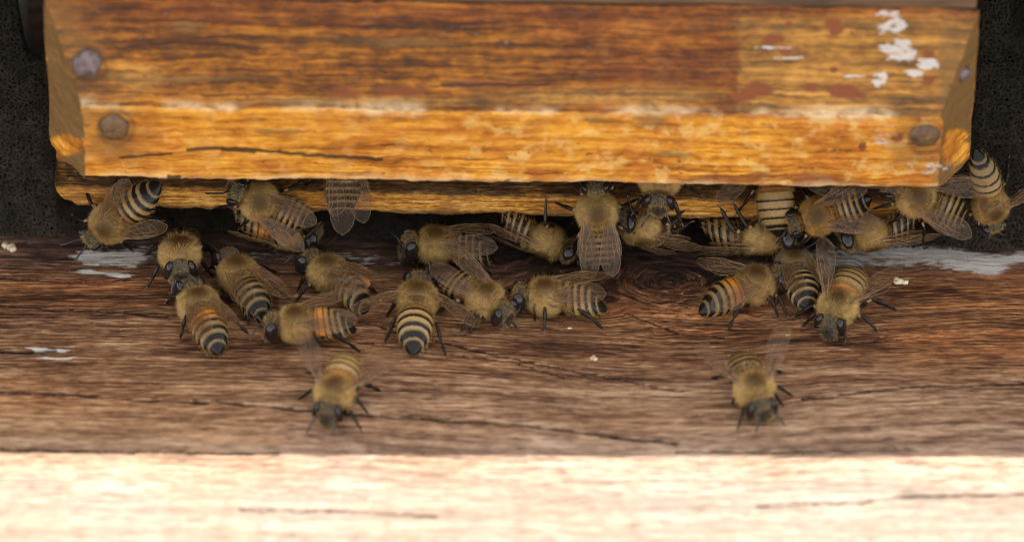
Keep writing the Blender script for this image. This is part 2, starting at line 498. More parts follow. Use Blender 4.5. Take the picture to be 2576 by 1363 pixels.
def mat_cuticle():
    t = NT('thorax_cuticle')
    n = t.noise(t.obj(), 14.0, 4, 0.6)
    skin = t.mix(n, (0.26, 0.155, 0.05), (0.46, 0.30, 0.11))
    disc = t.mix(n, (0.028, 0.013, 0.0035), (0.080, 0.040, 0.011))
    return t.done(t.bsdf(t.mix(t.attr('disc'), skin, disc), 0.45, t.bump(n, 0.3, 0.01), Specular_IOR_Level=0.12))
M['cuticle'] = mat_cuticle()
M['leg'] = mat_plain('leg_cuticle', (0.006, 0.005, 0.004), (0.028, 0.016, 0.010), (9, 9, 9), 0.12, 0.1, Specular_IOR_Level=0.17)
M['joint'] = mat_plain('pale_joint', (0.14, 0.075, 0.03), (0.30, 0.18, 0.07), (9, 9, 9), 0.4, 0.1)
M['tarsus'] = mat_plain('tarsus', (0.05, 0.022, 0.010), (0.12, 0.055, 0.022), (9, 9, 9), 0.4, 0.1)
M['face'] = mat_plain('face_cuticle', (0.018, 0.014, 0.009), (0.080, 0.062, 0.040), (16, 16, 16), 0.4, 0.4, Specular_IOR_Level=0.12)
M['eye'] = mat_plain('eye', (0.008, 0.006, 0.006), (0.020, 0.013, 0.011), (5, 5, 5), 0.06, 0.0, Specular_IOR_Level=0.34)
M['antenna'] = mat_plain('antenna', (0.012, 0.009, 0.008), (0.035, 0.022, 0.014), (9, 9, 9), 0.35, 0.1)
M['vein'] = mat_plain('wing_vein', (0.10, 0.048, 0.018), (0.30, 0.17, 0.075), (9, 9, 9), 0.25, 0.1, Specular_IOR_Level=0.5)
M['wing'] = mat_wing()
M['hair_gold'] = mat_hair('golden_hair', (0.22, 0.092, 0.016), (1.0, 0.69, 0.28))
M['hair_pale'] = mat_hair('pale_hair', (0.25, 0.115, 0.024), (1.0, 0.71, 0.29))
M['hair_brown'] = mat_hair('brown_hair', (0.20, 0.080, 0.012), (0.92, 0.54, 0.16))
M['hair_grey'] = mat_hair('greyish_hair', (0.22, 0.16, 0.085), (0.62, 0.48, 0.28))
TAN, TAN2, BLK, AMB, BRN = (0.29, 0.175, 0.060), (0.27, 0.175, 0.072), (0.009, 0.007, 0.006), (0.56, 0.205, 0.025), (0.17, 0.085, 0.024)
M['ab_mid'] = mat_abdomen('banded_abdomen', [(BRN, BLK, 0.66), (BRN, BLK, 0.54), (TAN, BLK, 0.50), (TAN, BLK, 0.48), (TAN2, BLK, 0.34), (TAN2, BLK, 0.14)])
M['ab_amber'] = mat_abdomen('amber_abdomen', [(AMB, BLK, 0.86), (AMB, BLK, 0.78), ((0.47, 0.22, 0.045), BLK, 0.58), (TAN, BLK, 0.50), (TAN2, BLK, 0.36), (TAN2, BLK, 0.14)])
M['ab_dark'] = mat_abdomen('dark_abdomen', [(BRN, BLK, 0.50), (TAN2, BLK, 0.36), (TAN2, BLK, 0.36), (TAN2, BLK, 0.34), (TAN2, BLK, 0.28), (TAN2, BLK, 0.14)])
M['ab_pale'] = mat_abdomen('pale_banded_abdomen', [(AMB, BRN, 0.6), (TAN, BLK, 0.72), (TAN, BLK, 0.74), (TAN, BLK, 0.74), (TAN2, BLK, 0.6), (TAN2, BLK, 0.14)])

# ================================================================== LARGE STRUCTURE
# ---- ground far below (lights the front of the hive from beneath)
g = raw_mesh('ground', [(-400, -400, -14), (400, -400, -14), (400, 400, -14), (-400, 400, -14)], np.array([[0, 1, 2, 3]]))
tag(link('ground', g, M['ground']), kind='structure')

# ---- landing board: one sheet of relief wood with its edges
def make_board():
    xs = np.concatenate([np.linspace(-14, -7.3, 40, endpoint=False), np.linspace(-7.3, 7.3, 960), np.linspace(7.3, 14, 41)[1:]])
    ys = np.concatenate([np.linspace(-9.2, -6.6, 24, endpoint=False), np.linspace(-6.6, 0.6, 560), np.linspace(0.6, 24, 40)[1:]])
    X, Y = np.meshgrid(xs, ys, indexing='ij')
    P0 = np.stack([X, Y, 0 * X], -1).reshape(-1, 3)
    p = proj(P0).reshape(*X.shape, 2)
    px, py = p[..., 0], p[..., 1]
    # grain lines bend round the knot
    k = at(1690, 705)
    ax, ay = 0.95, 0.62
    r = np.hypot((X - k.x) / ax, (Y - k.y) / ay)
    r = r * (1 + 0.75 * (fbm(X * 1.6, Y * 1.6, 0, 4, 77) - 0.5)) + 0.12 * (fbm(X * 5, Y * 5, 0, 2, 78) - 0.5)
    w = np.exp(-(r / 1.55) ** 2)
    wav = 0.10 * (fbm(X * 0.25, Y * 0.5, 0, 3, 5) - 0.5) * 2 + 0.055 * np.sin(X * 0.55 + 1.0)
    push = 0.45 * np.sign(Y - k.y) * np.exp(-np.abs(r - 1.0)) * (1 - w)
    sag = 0.62 * np.exp(-((X - k.x - 0.2) / 2.3) ** 2) * np.exp(-np.clip(k.y - Y, 0, 9) / 1.7) * sm(-0.2, 0.5, k.y - Y)
    G = (1 - w) * (Y + wav - push + sag) + w * (k.y - 0.75 * r)
    GX = X + w * 0.8 * np.arctan2(Y - k.y, X - k.x)
    # cracks (measured along the board)
    cr = [([(0, 985), (160, 990), (330, 1003), (560, 1012), (800, 1035), (1050, 1052), (1330, 1068), (1480, 1090), (1700, 1112)], 3.2),
          ([(-100, 880), (60, 884), (140, 880)], 4.0),
          ([(1000, 838), (1300, 905), (1500, 945), (1720, 985)], 2.2),
          ([(880, 800), (1010, 838)], 2.0),
          ([(2020, 1000), (2140, 990), (2300, 972), (2600, 962)], 3.0),
          ([(1700, 1135), (2000, 1135), (2300, 1128)], 2.2),
          ([(0, 765), (130, 778), (300, 786), (420, 800)], 2.4),
          ([(0, 1128), (300, 1136), (700, 1142)], 3.0),
          ([(900, 860), (1100, 890), (1290, 910), (1420, 950)], 1.6),
          ([(2250, 1248), (2576, 1240)], 3.0), ([(1900, 1275), (2200, 1262)], 2.0),
          ([(600, 1280), (900, 1287), (1100, 1300)], 2.2), ([(200, 960), (420, 965)], 1.6),
          ([(1580, 790), (1700, 838), (1820, 850)], 2.6), ([(2100, 870), (2300, 850), (2440, 845)], 2.0), ([(0, 700), (200, 712), (330, 705)], 1.8)]
    crack = np.zeros(X.shape)
    jx = 5 * (fbm(px / 26, py / 26, 0, 3, 71) - 0.5)
    jy = 8 * (fbm(px / 30, py / 30, 3, 3, 72) - 0.5)
    for pts, wd in cr:
        d = polydist(px + jx, py + jy, pts)
        ww = wd * (0.30 + 1.6 * fbm(px / 55, py / 200, 0, 3, 73) ** 1.2)
        crack = np.maximum(crack, 1 - sm(0.5 * ww, 1.35 * ww, d))
    rel = 0.020 * (fbm(GX * 0.7, G * 13, 0, 4, 11) - 0.5) + 0.010 * (fbm(GX * 2, G * 42, 0, 2, 12) - 0.5) + 0.05 * (fbm(X * 0.35, Y * 0.6, 0, 3, 13) - 0.5)
    Z = rel - 0.05 * crack
    paint = np.zeros(X.shape)
    pn = 60 * (fbm(px / 130, py / 40, 0, 4, 21) - 0.5)
    def band(x0, y0, x1, y1, h, sc=1.0):
        t_ = np.clip((px - x0) / (x1 - x0), 0, 1)
        d = np.abs(py + pn * 0.5 - (y0 + (y1 - y0) * t_)) / h
        e = np.maximum(np.maximum(x0 - px, px - x1), 0) / 50
        return np.clip(1.4 - d - e, 0, 1) * sc
    paint = np.maximum(paint, band(215, 645, 345, 650, 22, 0.95))
    paint = np.maximum(paint, band(225, 682, 305, 694, 9, 0.95))
    paint = np.maximum(paint, band(330, 632, 520, 640, 20, 0.55))
    paint = np.maximum(paint, band(2060, 655, 2330, 640, 34, 0.75))
    paint = np.maximum(paint, band(2240, 628, 2500, 668, 28, 1.0))
    paint = np.maximum(paint, band(2420, 655, 2576, 650, 16, 0.9))
    paint = np.maximum(paint, band(95, 872, 145, 876, 5, 1.0))
    paint = np.maximum(paint, band(112, 896, 165, 900, 5, 1.0))
    paint = np.maximum(paint, band(640, 640, 1000, 660, 20, 0.40))
    back = 1 - sm(610, 720, py)
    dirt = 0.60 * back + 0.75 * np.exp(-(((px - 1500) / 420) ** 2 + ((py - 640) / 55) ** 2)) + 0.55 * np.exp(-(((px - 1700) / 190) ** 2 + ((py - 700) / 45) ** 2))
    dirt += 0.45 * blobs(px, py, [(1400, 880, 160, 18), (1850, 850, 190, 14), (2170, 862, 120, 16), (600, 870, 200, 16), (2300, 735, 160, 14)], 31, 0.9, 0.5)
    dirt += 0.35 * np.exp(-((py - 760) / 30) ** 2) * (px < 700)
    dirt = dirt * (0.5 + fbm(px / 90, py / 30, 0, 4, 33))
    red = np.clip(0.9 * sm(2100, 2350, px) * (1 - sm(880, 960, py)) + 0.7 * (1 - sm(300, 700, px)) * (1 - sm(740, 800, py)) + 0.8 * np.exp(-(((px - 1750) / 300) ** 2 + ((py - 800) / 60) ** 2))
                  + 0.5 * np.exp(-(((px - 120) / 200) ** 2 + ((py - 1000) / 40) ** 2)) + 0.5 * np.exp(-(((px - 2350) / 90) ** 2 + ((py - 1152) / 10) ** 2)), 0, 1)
    grey = np.clip(0.55 * back + 0.18 * sm(880, 1000, py) * sm(500, 800, px) + 0.85 * sm(1040, 1300, py), 0, 0.95)  # last term: washed-out sunlit look painted into the front
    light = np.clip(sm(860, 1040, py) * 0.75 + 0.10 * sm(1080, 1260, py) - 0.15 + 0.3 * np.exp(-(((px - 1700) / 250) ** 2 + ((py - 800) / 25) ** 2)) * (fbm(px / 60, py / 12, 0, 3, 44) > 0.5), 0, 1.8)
    # fold the rim down so that the board has thickness
    def pad(A, zz=False):
        B = np.pad(A, 1, mode='edge')
        if zz:
            B[0] = B[-1] = -2.2
            B[:, 0] = B[:, -1] = -2.2
        return B
    Xp, Yp, Zp = pad(X), pad(Y), pad(Z, True)
    f = lambda A: pad(A).ravel()
    V = np.stack([Xp, Yp, Zp], -1).reshape(-1, 3)
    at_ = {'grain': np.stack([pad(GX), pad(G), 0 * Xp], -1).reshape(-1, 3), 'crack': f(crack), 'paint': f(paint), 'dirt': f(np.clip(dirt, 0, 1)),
           'red': f(red), 'grey': f(grey), 'light': f(light), 'sun_pale': f(sm(1060, 1320, py)), 'knot': f(np.clip(w * 1.3, 0, 1))}
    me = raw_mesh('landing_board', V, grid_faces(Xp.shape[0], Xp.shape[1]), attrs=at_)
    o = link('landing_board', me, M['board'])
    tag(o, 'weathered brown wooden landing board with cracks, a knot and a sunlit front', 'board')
make_board()

def box_mesh(name, lo, hi, bev=0.03):
    bm = bmesh.new()
    bmesh.ops.create_cube(bm, size=1)
    for v in bm.verts:
        v.co = [lo[i] + (hi[i] - lo[i]) * (v.co[i] + 0.5) for i in range(3)]
    if bev: bmesh.ops.bevel(bm, geom=bm.edges[:], offset=bev, segments=2, affect='EDGES', profile=0.6)
    me = bpy.data.meshes.new(name)
    bm.to_mesh(me); bm.free()
    return me

# ---- hive box above the entrance: its shadow falls over most of the board
HIVE_Z0 = 4.47
HIVE_TOP = (-0.12 - at(1288, 1147).y) * math.tan(R(SUN_EL))
hv = link('hive_box', box_mesh('hive_box', (-20, -0.12, HIVE_Z0), (20, 22, HIVE_TOP)), M['hive'], smooth=False)
hv.rotation_euler.z = R(0.7)
tag(hv, 'brown wooden hive box standing above the entrance bar', 'hive', kind='structure')
# dark inside of the hive behind the entrance
bk = link('hive_back', box_mesh('hive_back', (-13.9, 5.0, 0.05), (13.9, 5.6, HIVE_Z0 - 0.02)), M['hive'], smooth=False)
tag(bk, 'dark inner wall deep behind the hive entrance', 'wall', kind='structure')

# ---- entrance slat with bevelled front and mitred ends
ZB, ZF, ZT = 1.73, 2.93, 4.20        # underside, front arris, top of the bevel
YF, YB = -0.70, -0.10
def xl(Y): return -5.42 + (-5.88 + 5.42) * (Y - YF) / (YB - YF)
def xr(Y): return 5.37 + (5.80 - 5.37) * (Y - YF) / (YB - YF)

def slat_attrs(P, end, face):
    p = proj(P)
    px, py = p[:, 0], p[:, 1]
    n = len(P)
    upper = np.full(n, 1.0 if face == 'bevel' else 0.0)
    if face == 'bevel':
        grain = np.stack([P[:, 0], P[:, 2] * 1.15, np.full(n, 3.0)], -1)
    else:
        grain = np.stack([P[:, 0], P[:, 2] * 1.0 + (P[:, 1] if face == 'under' else 0), np.full(n, 0.0)], -1)
    if face == 'end':
        grain = np.stack([P[:, 1] * 2.0 + 9, P[:, 2] * 0.8, np.full(n, 1.0)], -1)
    wv = 0.05 * (fbm(P[:, 0] * 0.4, P[:, 2], P[:, 1], 3, 3) - 0.5)
    grain[:, 1] += wv
    bare = np.zeros(n); redup = np.zeros(n); white = np.zeros(n); spot = np.zeros(n); crack = np.zeros(n)
    wob = 44 * (fbm(px / 40, py / 30, 0, 3, 8) - 0.5)
    if face == 'bevel':
        bare = sm(1848, 1876, px + 1.0 * wob) * 0.62 * sm(28, 60, py)
        bare = np.maximum(bare, 0.75 * blobs(px, py, [(1420, 245, 180, 22), (1640, 240, 170, 26), (330, 200, 60, 40), (980, 255, 300, 10)], 12, 0.8, 0.5))
        redup = np.clip(sm(1250, 1600, px) * (1 - sm(1850, 1866, px)) + 0.9 * (1 - sm(40, 100, py)), 0, 1) * (0.3 + 0.9 * fbm(px / 160, py / 40, 0, 3, 6))
        redup = np.clip(redup, 0, 1)
    white = blobs(px, py, [(2238, 68, 40, 20), (2268, 128, 52, 28), (2335, 165, 32, 18), (2212, 205, 18, 20), (2300, 190, 30, 12), (1945, 122, 42, 4), (1985, 150, 40, 4), (2235, 35, 28, 8), (2150, 195, 26, 5)], 14, 0.75, 0.3)
    white = np.maximum(0.80 * white, 0.55 * blobs(px, py, [(2225, 345, 34, 22), (2180, 305, 26, 8), (2330, 420, 50, 18)], 18, 0.9, 0.5))
    spot = blobs(px, py, [(1945, 101, 28, 14), (1978, 134, 14, 11), (1905, 226, 34, 20), (1868, 243, 32, 14), (2045, 218, 14, 12), (2122, 231, 42, 20), (2165, 238, 22, 9), (2096, 58, 22, 14), (2103, 78, 16, 14), (2338, 140, 15, 12),
                          (2098, 178, 10, 8), (1985, 62, 10, 8), (2338, 208, 12, 12), (2255, 345, 14, 10), (2170, 368, 12, 10)], 15, 0.45, 0.15)
    spot = np.maximum(spot, 0.8 * blobs(px, py, [(1800, 452, 110, 14), (1900, 445, 60, 14), (2050, 455, 90, 16), (1260, 214, 130, 8), (1000, 228, 60, 12), (860, 235, 40, 14), (1215, 205, 60, 6)], 16, 0.8, 0.3))
    j = 4 * (fbm(px / 22, py / 22, 0, 3, 9) - 0.5)
    for pts, w in (([(300, 396), (380, 392), (430, 384)], 3), ([(470, 377), (560, 373), (660, 378), (740, 388), (830, 394), (960, 403)], 4.2), ([(425, 443), (450, 443)], 5), ([(1110, 214), (1380, 210)], 3.5),
                   ([(560, 375), (640, 379)], 6)):
        d = polydist(px, py + j, pts)
        crack = np.maximum(crack, (1 - sm(w * 0.6, w * 1.5, d)) * 0.9)
    for (nx, ny, rr) in ((220, 160, 40), (287, 321, 43), (2326, 341, 42)):
        d = np.hypot(px - nx - 4, py - ny - 3)
        crack = np.maximum(crack, 0.40 * np.exp(-((d - rr) / 7.0) ** 2))  # dark ring at each nail: its dent and its shadow, painted in
    grime = 1.8 * end
    grime = np.maximum(grime, blobs(px, py, [(165, 110, 75, 130), (190, 290, 80, 90), (2405, 220, 40, 200), (2300, 360, 70, 50), (2365, 430, 30, 70), (285, 345, 75, 50)], 19, 0.8, 0.7) * 0.7)
    grime = np.maximum(grime, 0.85 * blobs(px, py, [(1640, 295, 34, 24), (1000, 105, 150, 9), (470, 70, 40, 14), (750, 260, 90, 8), (420, 200, 200, 6), (1500, 305, 30, 10), (1700, 385, 50, 8), (700, 330, 60, 6)], 20, 0.9, 0.6))
    grime = grime * (1 - blobs(px, py, [(160, 365, 48, 30), (2405, 380, 40, 34), (2410, 340, 30, 18)], 22, 0.6, 0.3))
    edge = np.zeros(n)
    if face in ('front', 'bevel'):
        zl = P[:, 2]
        edge = np.exp(-((zl - ZF) / (0.02 + 0.09 * fbm(P[:, 0] * 1.5, 0 * zl, 0, 3, 25))) ** 2) * sm(0.42, 0.62, fbm(P[:, 0] * 1.3, zl * 2, 0, 4, 26)) * 0.85
        edge = np.maximum(edge, 0.9 * np.exp(-((zl - ZB) / 0.07) ** 2) * (face == 'front'))
    chips = np.zeros(n) + (0.8 if face == 'front' else 0.05)
    chips = chips * np.clip(0.35 + sm(900, 1500, px) * 0.8, 0, 1)
    return dict(upper=upper, grain=grain, bare=bare, redup=redup, white=white, spot=spot, crack=crack, grime=np.clip(grime, 0, 1.6), edge=np.clip(edge, 0, 1), chips=chips)

def make_slat():
    root = bpy.data.objects.new('entrance_bar', None)
    C.objects.link(root)
    root.location = (0, YB, ZB)
    tag(root, 'thick orange varnished wooden bar with nail heads and white paint flecks', 'slat')
    Vs, Fs, At = [], [], []
    off = 0
    def wobble(P):
        q = P.copy()
        a = fbm(P[:, 0] * 0.8, P[:, 1] * 2, P[:, 2] * 2, 3, 41) - 0.5
        b = fbm(P[:, 0] * 7, P[:, 1] * 7, P[:, 2] * 7, 3, 42) - 0.5
        c = fbm(P[:, 0] * 0.9, P[:, 1] * 9, P[:, 2] * 11, 3, 43) - 0.5
        q[:, 1] += 0.05 * a + 0.030 * b + 0.022 * c
        q[:, 2] += 0.07 * a + 0.030 * b
        q[:, 0] += 0.05 * b + 0.05 * (fbm(P[:, 2] * 3, P[:, 1] * 3, P[:, 0] * 0.2, 2, 44) - 0.5)
        return q
    def patch(P, nu, nv, face, end=0.0, flip=False):
        nonlocal off
        P = P.reshape(-1, 3)
        A = slat_attrs(P, end, face)
        Vs.append(wobble(P)); Fs.append(grid_faces(nu, nv, off, flip)); At.append(A)
        off += len(P)
    def strip(path, face, nu=720, flip=False):
        path = np.asarray(path)
        u = np.linspace(0, 1, nu)
        L, Rr = xl(path[:, 0]), xr(path[:, 0])
        X = L[None] + (Rr - L)[None] * u[:, None]
        P = np.stack([X, np.broadcast_to(path[:, 0], X.shape), np.broadcast_to(path[:, 1], X.shape)], -1)
        patch(P, nu, len(path), face, 0.0, flip)
    ln = lambda a, b, n: np.stack([np.linspace(a[0], b[0], n), np.linspace(a[1], b[1], n)], -1)
    c = 0.05
    strip(ln((YB, ZB), (YF + c, ZB), 24), 'under', flip=True)
    strip(np.concatenate([ln((YF + c, ZB), (YF + 0.012, ZB + 0.014), 4)[:-1], ln((YF, ZB + c), (YF, ZF - 0.05), 76), [(YF + 0.008, ZF - 0.01)]]), 'front', flip=True)
    strip(np.concatenate([[(YF + 0.008, ZF - 0.01)], ln((YF + 0.03, ZF + 0.05), (YB, ZT), 84)]), 'bevel', flip=True)
    strip(ln((YB, ZT), (YB, ZB), 12), 'under', flip=True)
    for xf, sgn in ((xl, -1), (xr, 1)):
        nu, nv = 36, 90
        Y = np.linspace(YF, YB, nu)
        top = ZF + (ZT - ZF) * (Y - YF) / (YB - YF)
        P = np.zeros((nu, nv, 3))
        P[..., 0] = xf(Y)[:, None]
        P[..., 1] = Y[:, None]
        P[..., 2] = ZB + (top - ZB)[:, None] * np.linspace(0, 1, nv)[None]
        patch(P, nu, nv, 'end', 0.85, flip=(sgn < 0))
    V = np.concatenate(Vs) - np.array(root.location)
    attrs = {k: np.concatenate([a[k] for a in At]) for k in At[0]}
    me = raw_mesh('slat_body', V, Fs, attrs=attrs)
    link('bar_body', me, M['slat'], root)
    # dark rail between slat and hive box
    link('top_rail', box_mesh('top_rail', (-5.84, 0.02, ZT - ZB - 0.02), (5.76, 0.55, HIVE_Z0 - ZB - 0.01), 0.02), M['dark_rail'], root, smooth=False)
    # nails: domed heads seated on the faces
    nb = Vector((0, -(ZT - ZF), (YB - YF))).normalized()
    def nail(px, py, face, d, mat):
        if face == 'front':
            p = atY(px, py, YF - 0.005); nrm = Vector((0, -1, 0))
        elif face == 'bevel':
            dr = ray(px, py); o0 = Vector((0, YF, ZF))
            p = EYE + dr * ((o0 - EYE).dot(nb) / dr.dot(nb)); nrm = nb
        else:
            ne = Vector(((YB - YF), -(5.80 - 5.37), 0)).normalized()
            o0 = Vector((5.37, YF, ZF)); dr = ray(px, py)
            p = EYE + dr * ((o0 - EYE).dot(ne) / dr.dot(ne)); nrm = ne
        prof = [(0.0, 0.055), (0.35, 0.053), (0.62, 0.045), (0.82, 0.032), (0.95, 0.012), (1.0, -0.01), (0.98, -0.05)]
        n = 28
        rng = np.random.default_rng(int(px))
        a = np.linspace(0, 2 * np.pi, n, endpoint=False)
        rr = 1 + 0.05 * np.sin(2 * a + px) + 0.03 * np.sin(5 * a)
        q = nrm.to_track_quat('Z', 'Y').to_matrix()
        V = []
        for (r_, h_) in prof:
            for ai, ri in zip(a, rr):
                v = q @ Vector((r_ * d * ri * math.cos(ai), r_ * d * ri * math.sin(ai), h_ * (1 + 0.25 * rng.random()) + 0.01))
                V.append(p + v - root.location)
        me = raw_mesh('nail', np.array([tuple(v) for v in V]), grid_faces(len(prof), n, 0, False, True))
        return link('nail', me, mat, root)
    nail(220, 160, 'bevel', 0.185, M['nail'])
    nail(287, 321, 'front', 0.20, M['nail_tan'])
    nail(2326, 341, 'front', 0.19, M['nail_tan'])
    nail(2425, 186, 'end', 0.10, M['nail'])
make_slat()

# ---- lath under the orange bar, round-ended on the left
def make_lath():
    x0, x1 = -5.86, 5.66
    nu = 620
    xs = np.linspace(x0, x1, nu)
    # profile front/top/bottom
    prof = []
    for t_ in np.linspace(0, 1, 8): prof.append((0.42 - 0.36 * t_, 0.62))          # underside
    prof += [(0.02, 0.635), (0.0, 0.67)]
    for t_ in np.linspace(0, 1, 12): prof.append((0.0, 0.69 + 0.24 * t_))
    prof += [(0.02, 0.955), (0.05, 0.965)]
    for t_ in np.linspace(0, 1, 12): prof.append((0.07 + 0.35 * t_, 0.968))
    for t_ in np.linspace(0, 1, 14): prof.append((0.43 + 0.01 * t_, 0.99 + 1.25 * t_))
    prof = np.array(prof)
    X = np.broadcast_to(xs[:, None], (nu, len(prof))).copy()
    Y = np.broadcast_to(prof[:, 0], X.shape).copy()
    Z = np.broadcast_to(prof[:, 1], X.shape).copy()
    # rounded lower left corner
    e = np.clip((x0 + 0.42 - X) / 0.42, 0, 1)
    lift = 0.42 * (1 - np.sqrt(1 - np.clip(e, 0, 1) ** 2))
    Z = np.maximum(Z, np.minimum(0.62 + lift, 1.2))
    b = fbm(X * 2.2, Y * 6, Z * 6, 4, 51) - 0.5
    c = fbm(X * 9, Y * 9, Z * 9, 3, 52) - 0.5
    low = np.clip((0.75 - prof[:, 1]) / 0.12, 0, 1)[None]
    Z += (0.08 * b + 0.05 * c) * low + 0.02 * c
    Y += 0.045 * b + 0.03 * c
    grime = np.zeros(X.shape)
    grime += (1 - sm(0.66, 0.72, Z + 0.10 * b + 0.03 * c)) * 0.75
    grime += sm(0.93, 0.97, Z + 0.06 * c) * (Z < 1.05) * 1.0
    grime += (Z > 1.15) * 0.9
    Z = Z - 0.011 * (X - x0)
    P = np.stack([X, Y, Z], -1)
    # end caps: fold both ends back
    V = np.concatenate([np.stack([X[:1] + 0.0, np.full_like(Y[:1], 0.5), Z[:1]], -1), P, np.stack([X[-1:], np.full_like(Y[-1:], 0.5), Z[-1:]], -1)])
    gr = np.concatenate([grime[:1], grime, grime[-1:]])
    me = raw_mesh('entrance_lath', V.reshape(-1, 3), grid_faces(nu + 2, len(prof), 0, True), attrs={'grime': np.clip(gr, 0, 1).ravel()})
    o = link('entrance_lath', me, M['lath'])
    tag(o, 'thin worn yellow wooden lath with rounded end behind and below the orange bar', 'lath')
make_lath()

# ---- foam stuffed round the entrance: nested open-cell skins over a solid core
def make_foam():
    nu, nv = 420, 130
    Vs, Fs, At = [], [], []
    off = 0
    for lay in range(6):
        xs = np.linspace(-8.5, 8.5, nu)
        h = np.linspace(-0.03, 1, nv)
        X, H = np.meshgrid(xs, h, indexing='ij')
        # height of the foam's top along x: lower where the slat stands in front of it
        topx = np.where(X < 0, 3.9 - 2.1 * sm(-6.78, -6.22, X), 1.8 + 2.1 * sm(5.75, 5.95, X))
        topx = topx + 0.15 * (fbm(X * 3, 0 * X, 0, 3, 61) - 0.5)
        Z = H * topx
        Y = 0.10 + 0.80 * Z + 0.05 * lay
        bul = fbm(X * 0.7, Z * 0.7, 0, 3, 62) - 0.5
        Y += 0.35 * bul * sm(0.0, 0.8, Z) + 0.08 * (fbm(X * 3, Z * 3, 0, 3, 63) - 0.5) * sm(0, 0.2, Z) + 0.05 * (fbm(X * 5, 0 * X, 0, 3, 66) - 0.5)
        # under the lath the foam is pressed back
        mid = sm(-5.9, -5.6, X) * (1 - sm(5.4, 5.7, X))
        Y += 0.55 * mid * sm(-0.02, 0.28, Z)
        # the entrance itself: open, no foam
        Y += 1.5 * sm(-0.2, 0.5, X) * (1 - sm(3.4, 4.1, X)) * (Z < 1.3)
        # fold on the right
        Y += 0.55 * np.exp(-(((X - 6.55) / 0.22) ** 2 + ((Z - 2.25) / 0.30) ** 2))
        P = np.stack([X, Y, Z], -1).reshape(-1, 3)
        Vs.append(P); Fs.append(grid_faces(nu, nv, off)); off += len(P)
        At.append(np.full(len(P), 1.0 if lay == 5 else 0.0))
    me = raw_mesh('foam_filler', np.concatenate(Vs), Fs, attrs={'core': np.concatenate(At)})
    o = link('foam_filler', me, M['foam'])
    tag(o, 'dark grey open-cell foam stuffed behind the orange bar at the hive entrance', 'foam')
make_foam()

pp = atY(38, 30, 2.72)
po = link('wooden_post', box_mesh('wooden_post', (pp.x - 0.35, 2.72, 0.05), (pp.x + 0.09, 3.4, HIVE_Z0 - 0.03), 0.02), M['grey_wood'], smooth=False)
tag(po, 'pale grey wooden post behind the foam in the top left corner', 'post')

# ================================================================== BEES
LEAD = np.array([(0, 0.012), (0.1, 0.022), (0.25, 0.032), (0.45, 0.038), (0.65, 0.034), (0.8, 0.012), (0.9, -0.022), (0.96, -0.065), (1.0, -0.135)])
TRAIL = np.array([(0, -0.022), (0.1, -0.055), (0.25, -0.13), (0.42, -0.205), (0.58, -0.262), (0.74, -0.285), (0.86, -0.265), (0.94, -0.215), (1.0, -0.14)])
FV = [[(0, 0), (0.12, 0.012), (0.3, 0.024), (0.5, 0.03), (0.68, 0.024)], [(0, -0.004), (0.2, -0.006), (0.42, -0.004), (0.62, -0.01), (0.72, 0.018)],
      [(0.42, -0.004), (0.46, -0.055), (0.56, -0.072), (0.70, -0.062), (0.84, -0.085)], [(0, -0.016), (0.2, -0.075), (0.36, -0.115), (0.5, -0.15)],
      [(0.2, -0.006), (0.24, -0.085)], [(0.36, -0.115), (0.46, -0.055)], [(0.5, -0.15), (0.56, -0.072)], [(0.56, -0.072), (0.6, -0.012)], [(0.5, -0.15), (0.68, -0.165), (0.72, -0.11), (0.70, -0.062)],
      [(0.68, -0.165), (0.78, -0.20)], [(0.68, 0.024), (0.8, -0.02), (0.84, -0.085)]]

def wing_mesh(name, side, az, el, twist, length, root, dens, hind=False, rng=None):
    """dir: back (-x) swung out by az and up by el; the leading edge faces outward"""
    a, e = R(az), R(el)
    d = np.array([-math.cos(a) * math.cos(e), side * math.sin(a) * math.cos(e), math.sin(e)])
    l0 = np.array([math.sin(a), side * math.cos(a), 0.0])
    nrm = np.cross(d, l0) * side
    if nrm[2] < 0: nrm = -nrm
    tw = R(twist)
    lead = l0 * math.cos(tw) - nrm * math.sin(tw)
    nn = nrm * math.cos(tw) + l0 * math.sin(tw)
    ph = rng.random() * 6
    def pos(l, w, lift=0.0):
        cam_ = 0.035 * math.sin(l * 3.1) - 0.25 * (w + 0.1) ** 2 + 0.008 * math.sin(l * 17 + w * 30 + ph) + 0.0055 * math.sin(w * 95 - l * 9 + ph) * min(1, l * 4)
        return np.asarray(root) + length * (d * l + lead * w + nn * (cam_ + lift))
    wf = 1.25 if hind else 1.0
    nl, nw = 26, 20
    V = []
    for l in 1 - (1 - np.linspace(0, 1, nl)) ** 1.3:
        a1, b1 = np.interp(l, LEAD[:, 0], LEAD[:, 1]), np.interp(l, TRAIL[:, 0], TRAIL[:, 1])
        for s_ in np.linspace(0, 1, nw): V.append(pos(l, (a1 + (b1 - a1) * s_) * wf))
    mb = MB()
    mb.add(np.array(V), grid_faces(nl, nw), 0)
    veins = FV if not hind else FV[:4]
    for k, v in enumerate(veins):
        pts = np.array(v)
        t_ = np.linspace(0, 1, 3 * len(pts))
        q = np.stack([np.interp(t_, np.linspace(0, 1, len(pts)), pts[:, i]) for i in range(2)], -1)
        rad = np.interp(q[:, 0], [0, 0.3, 0.9], [0.011, 0.0042, 0.0022]) * (1.0 if k < 2 else 0.75)
        mb.tube([pos(l, w * wf, 0.004) for l, w in q], rad * length, 1, 5)
    # the rim
    rim = [pos(l, w * wf) for l, w in list(LEAD) + list(TRAIL[::-1])]
    mb.tube(rim, 0.0026, 1, 4)
    mb.ell(pos(0.0, 0), (0.035, 0.03, 0.025), 1, 6, 8)
    n = sum(len(v) for v in mb.V)
    return mb.mesh(name, {'dens': np.full(n, dens)})

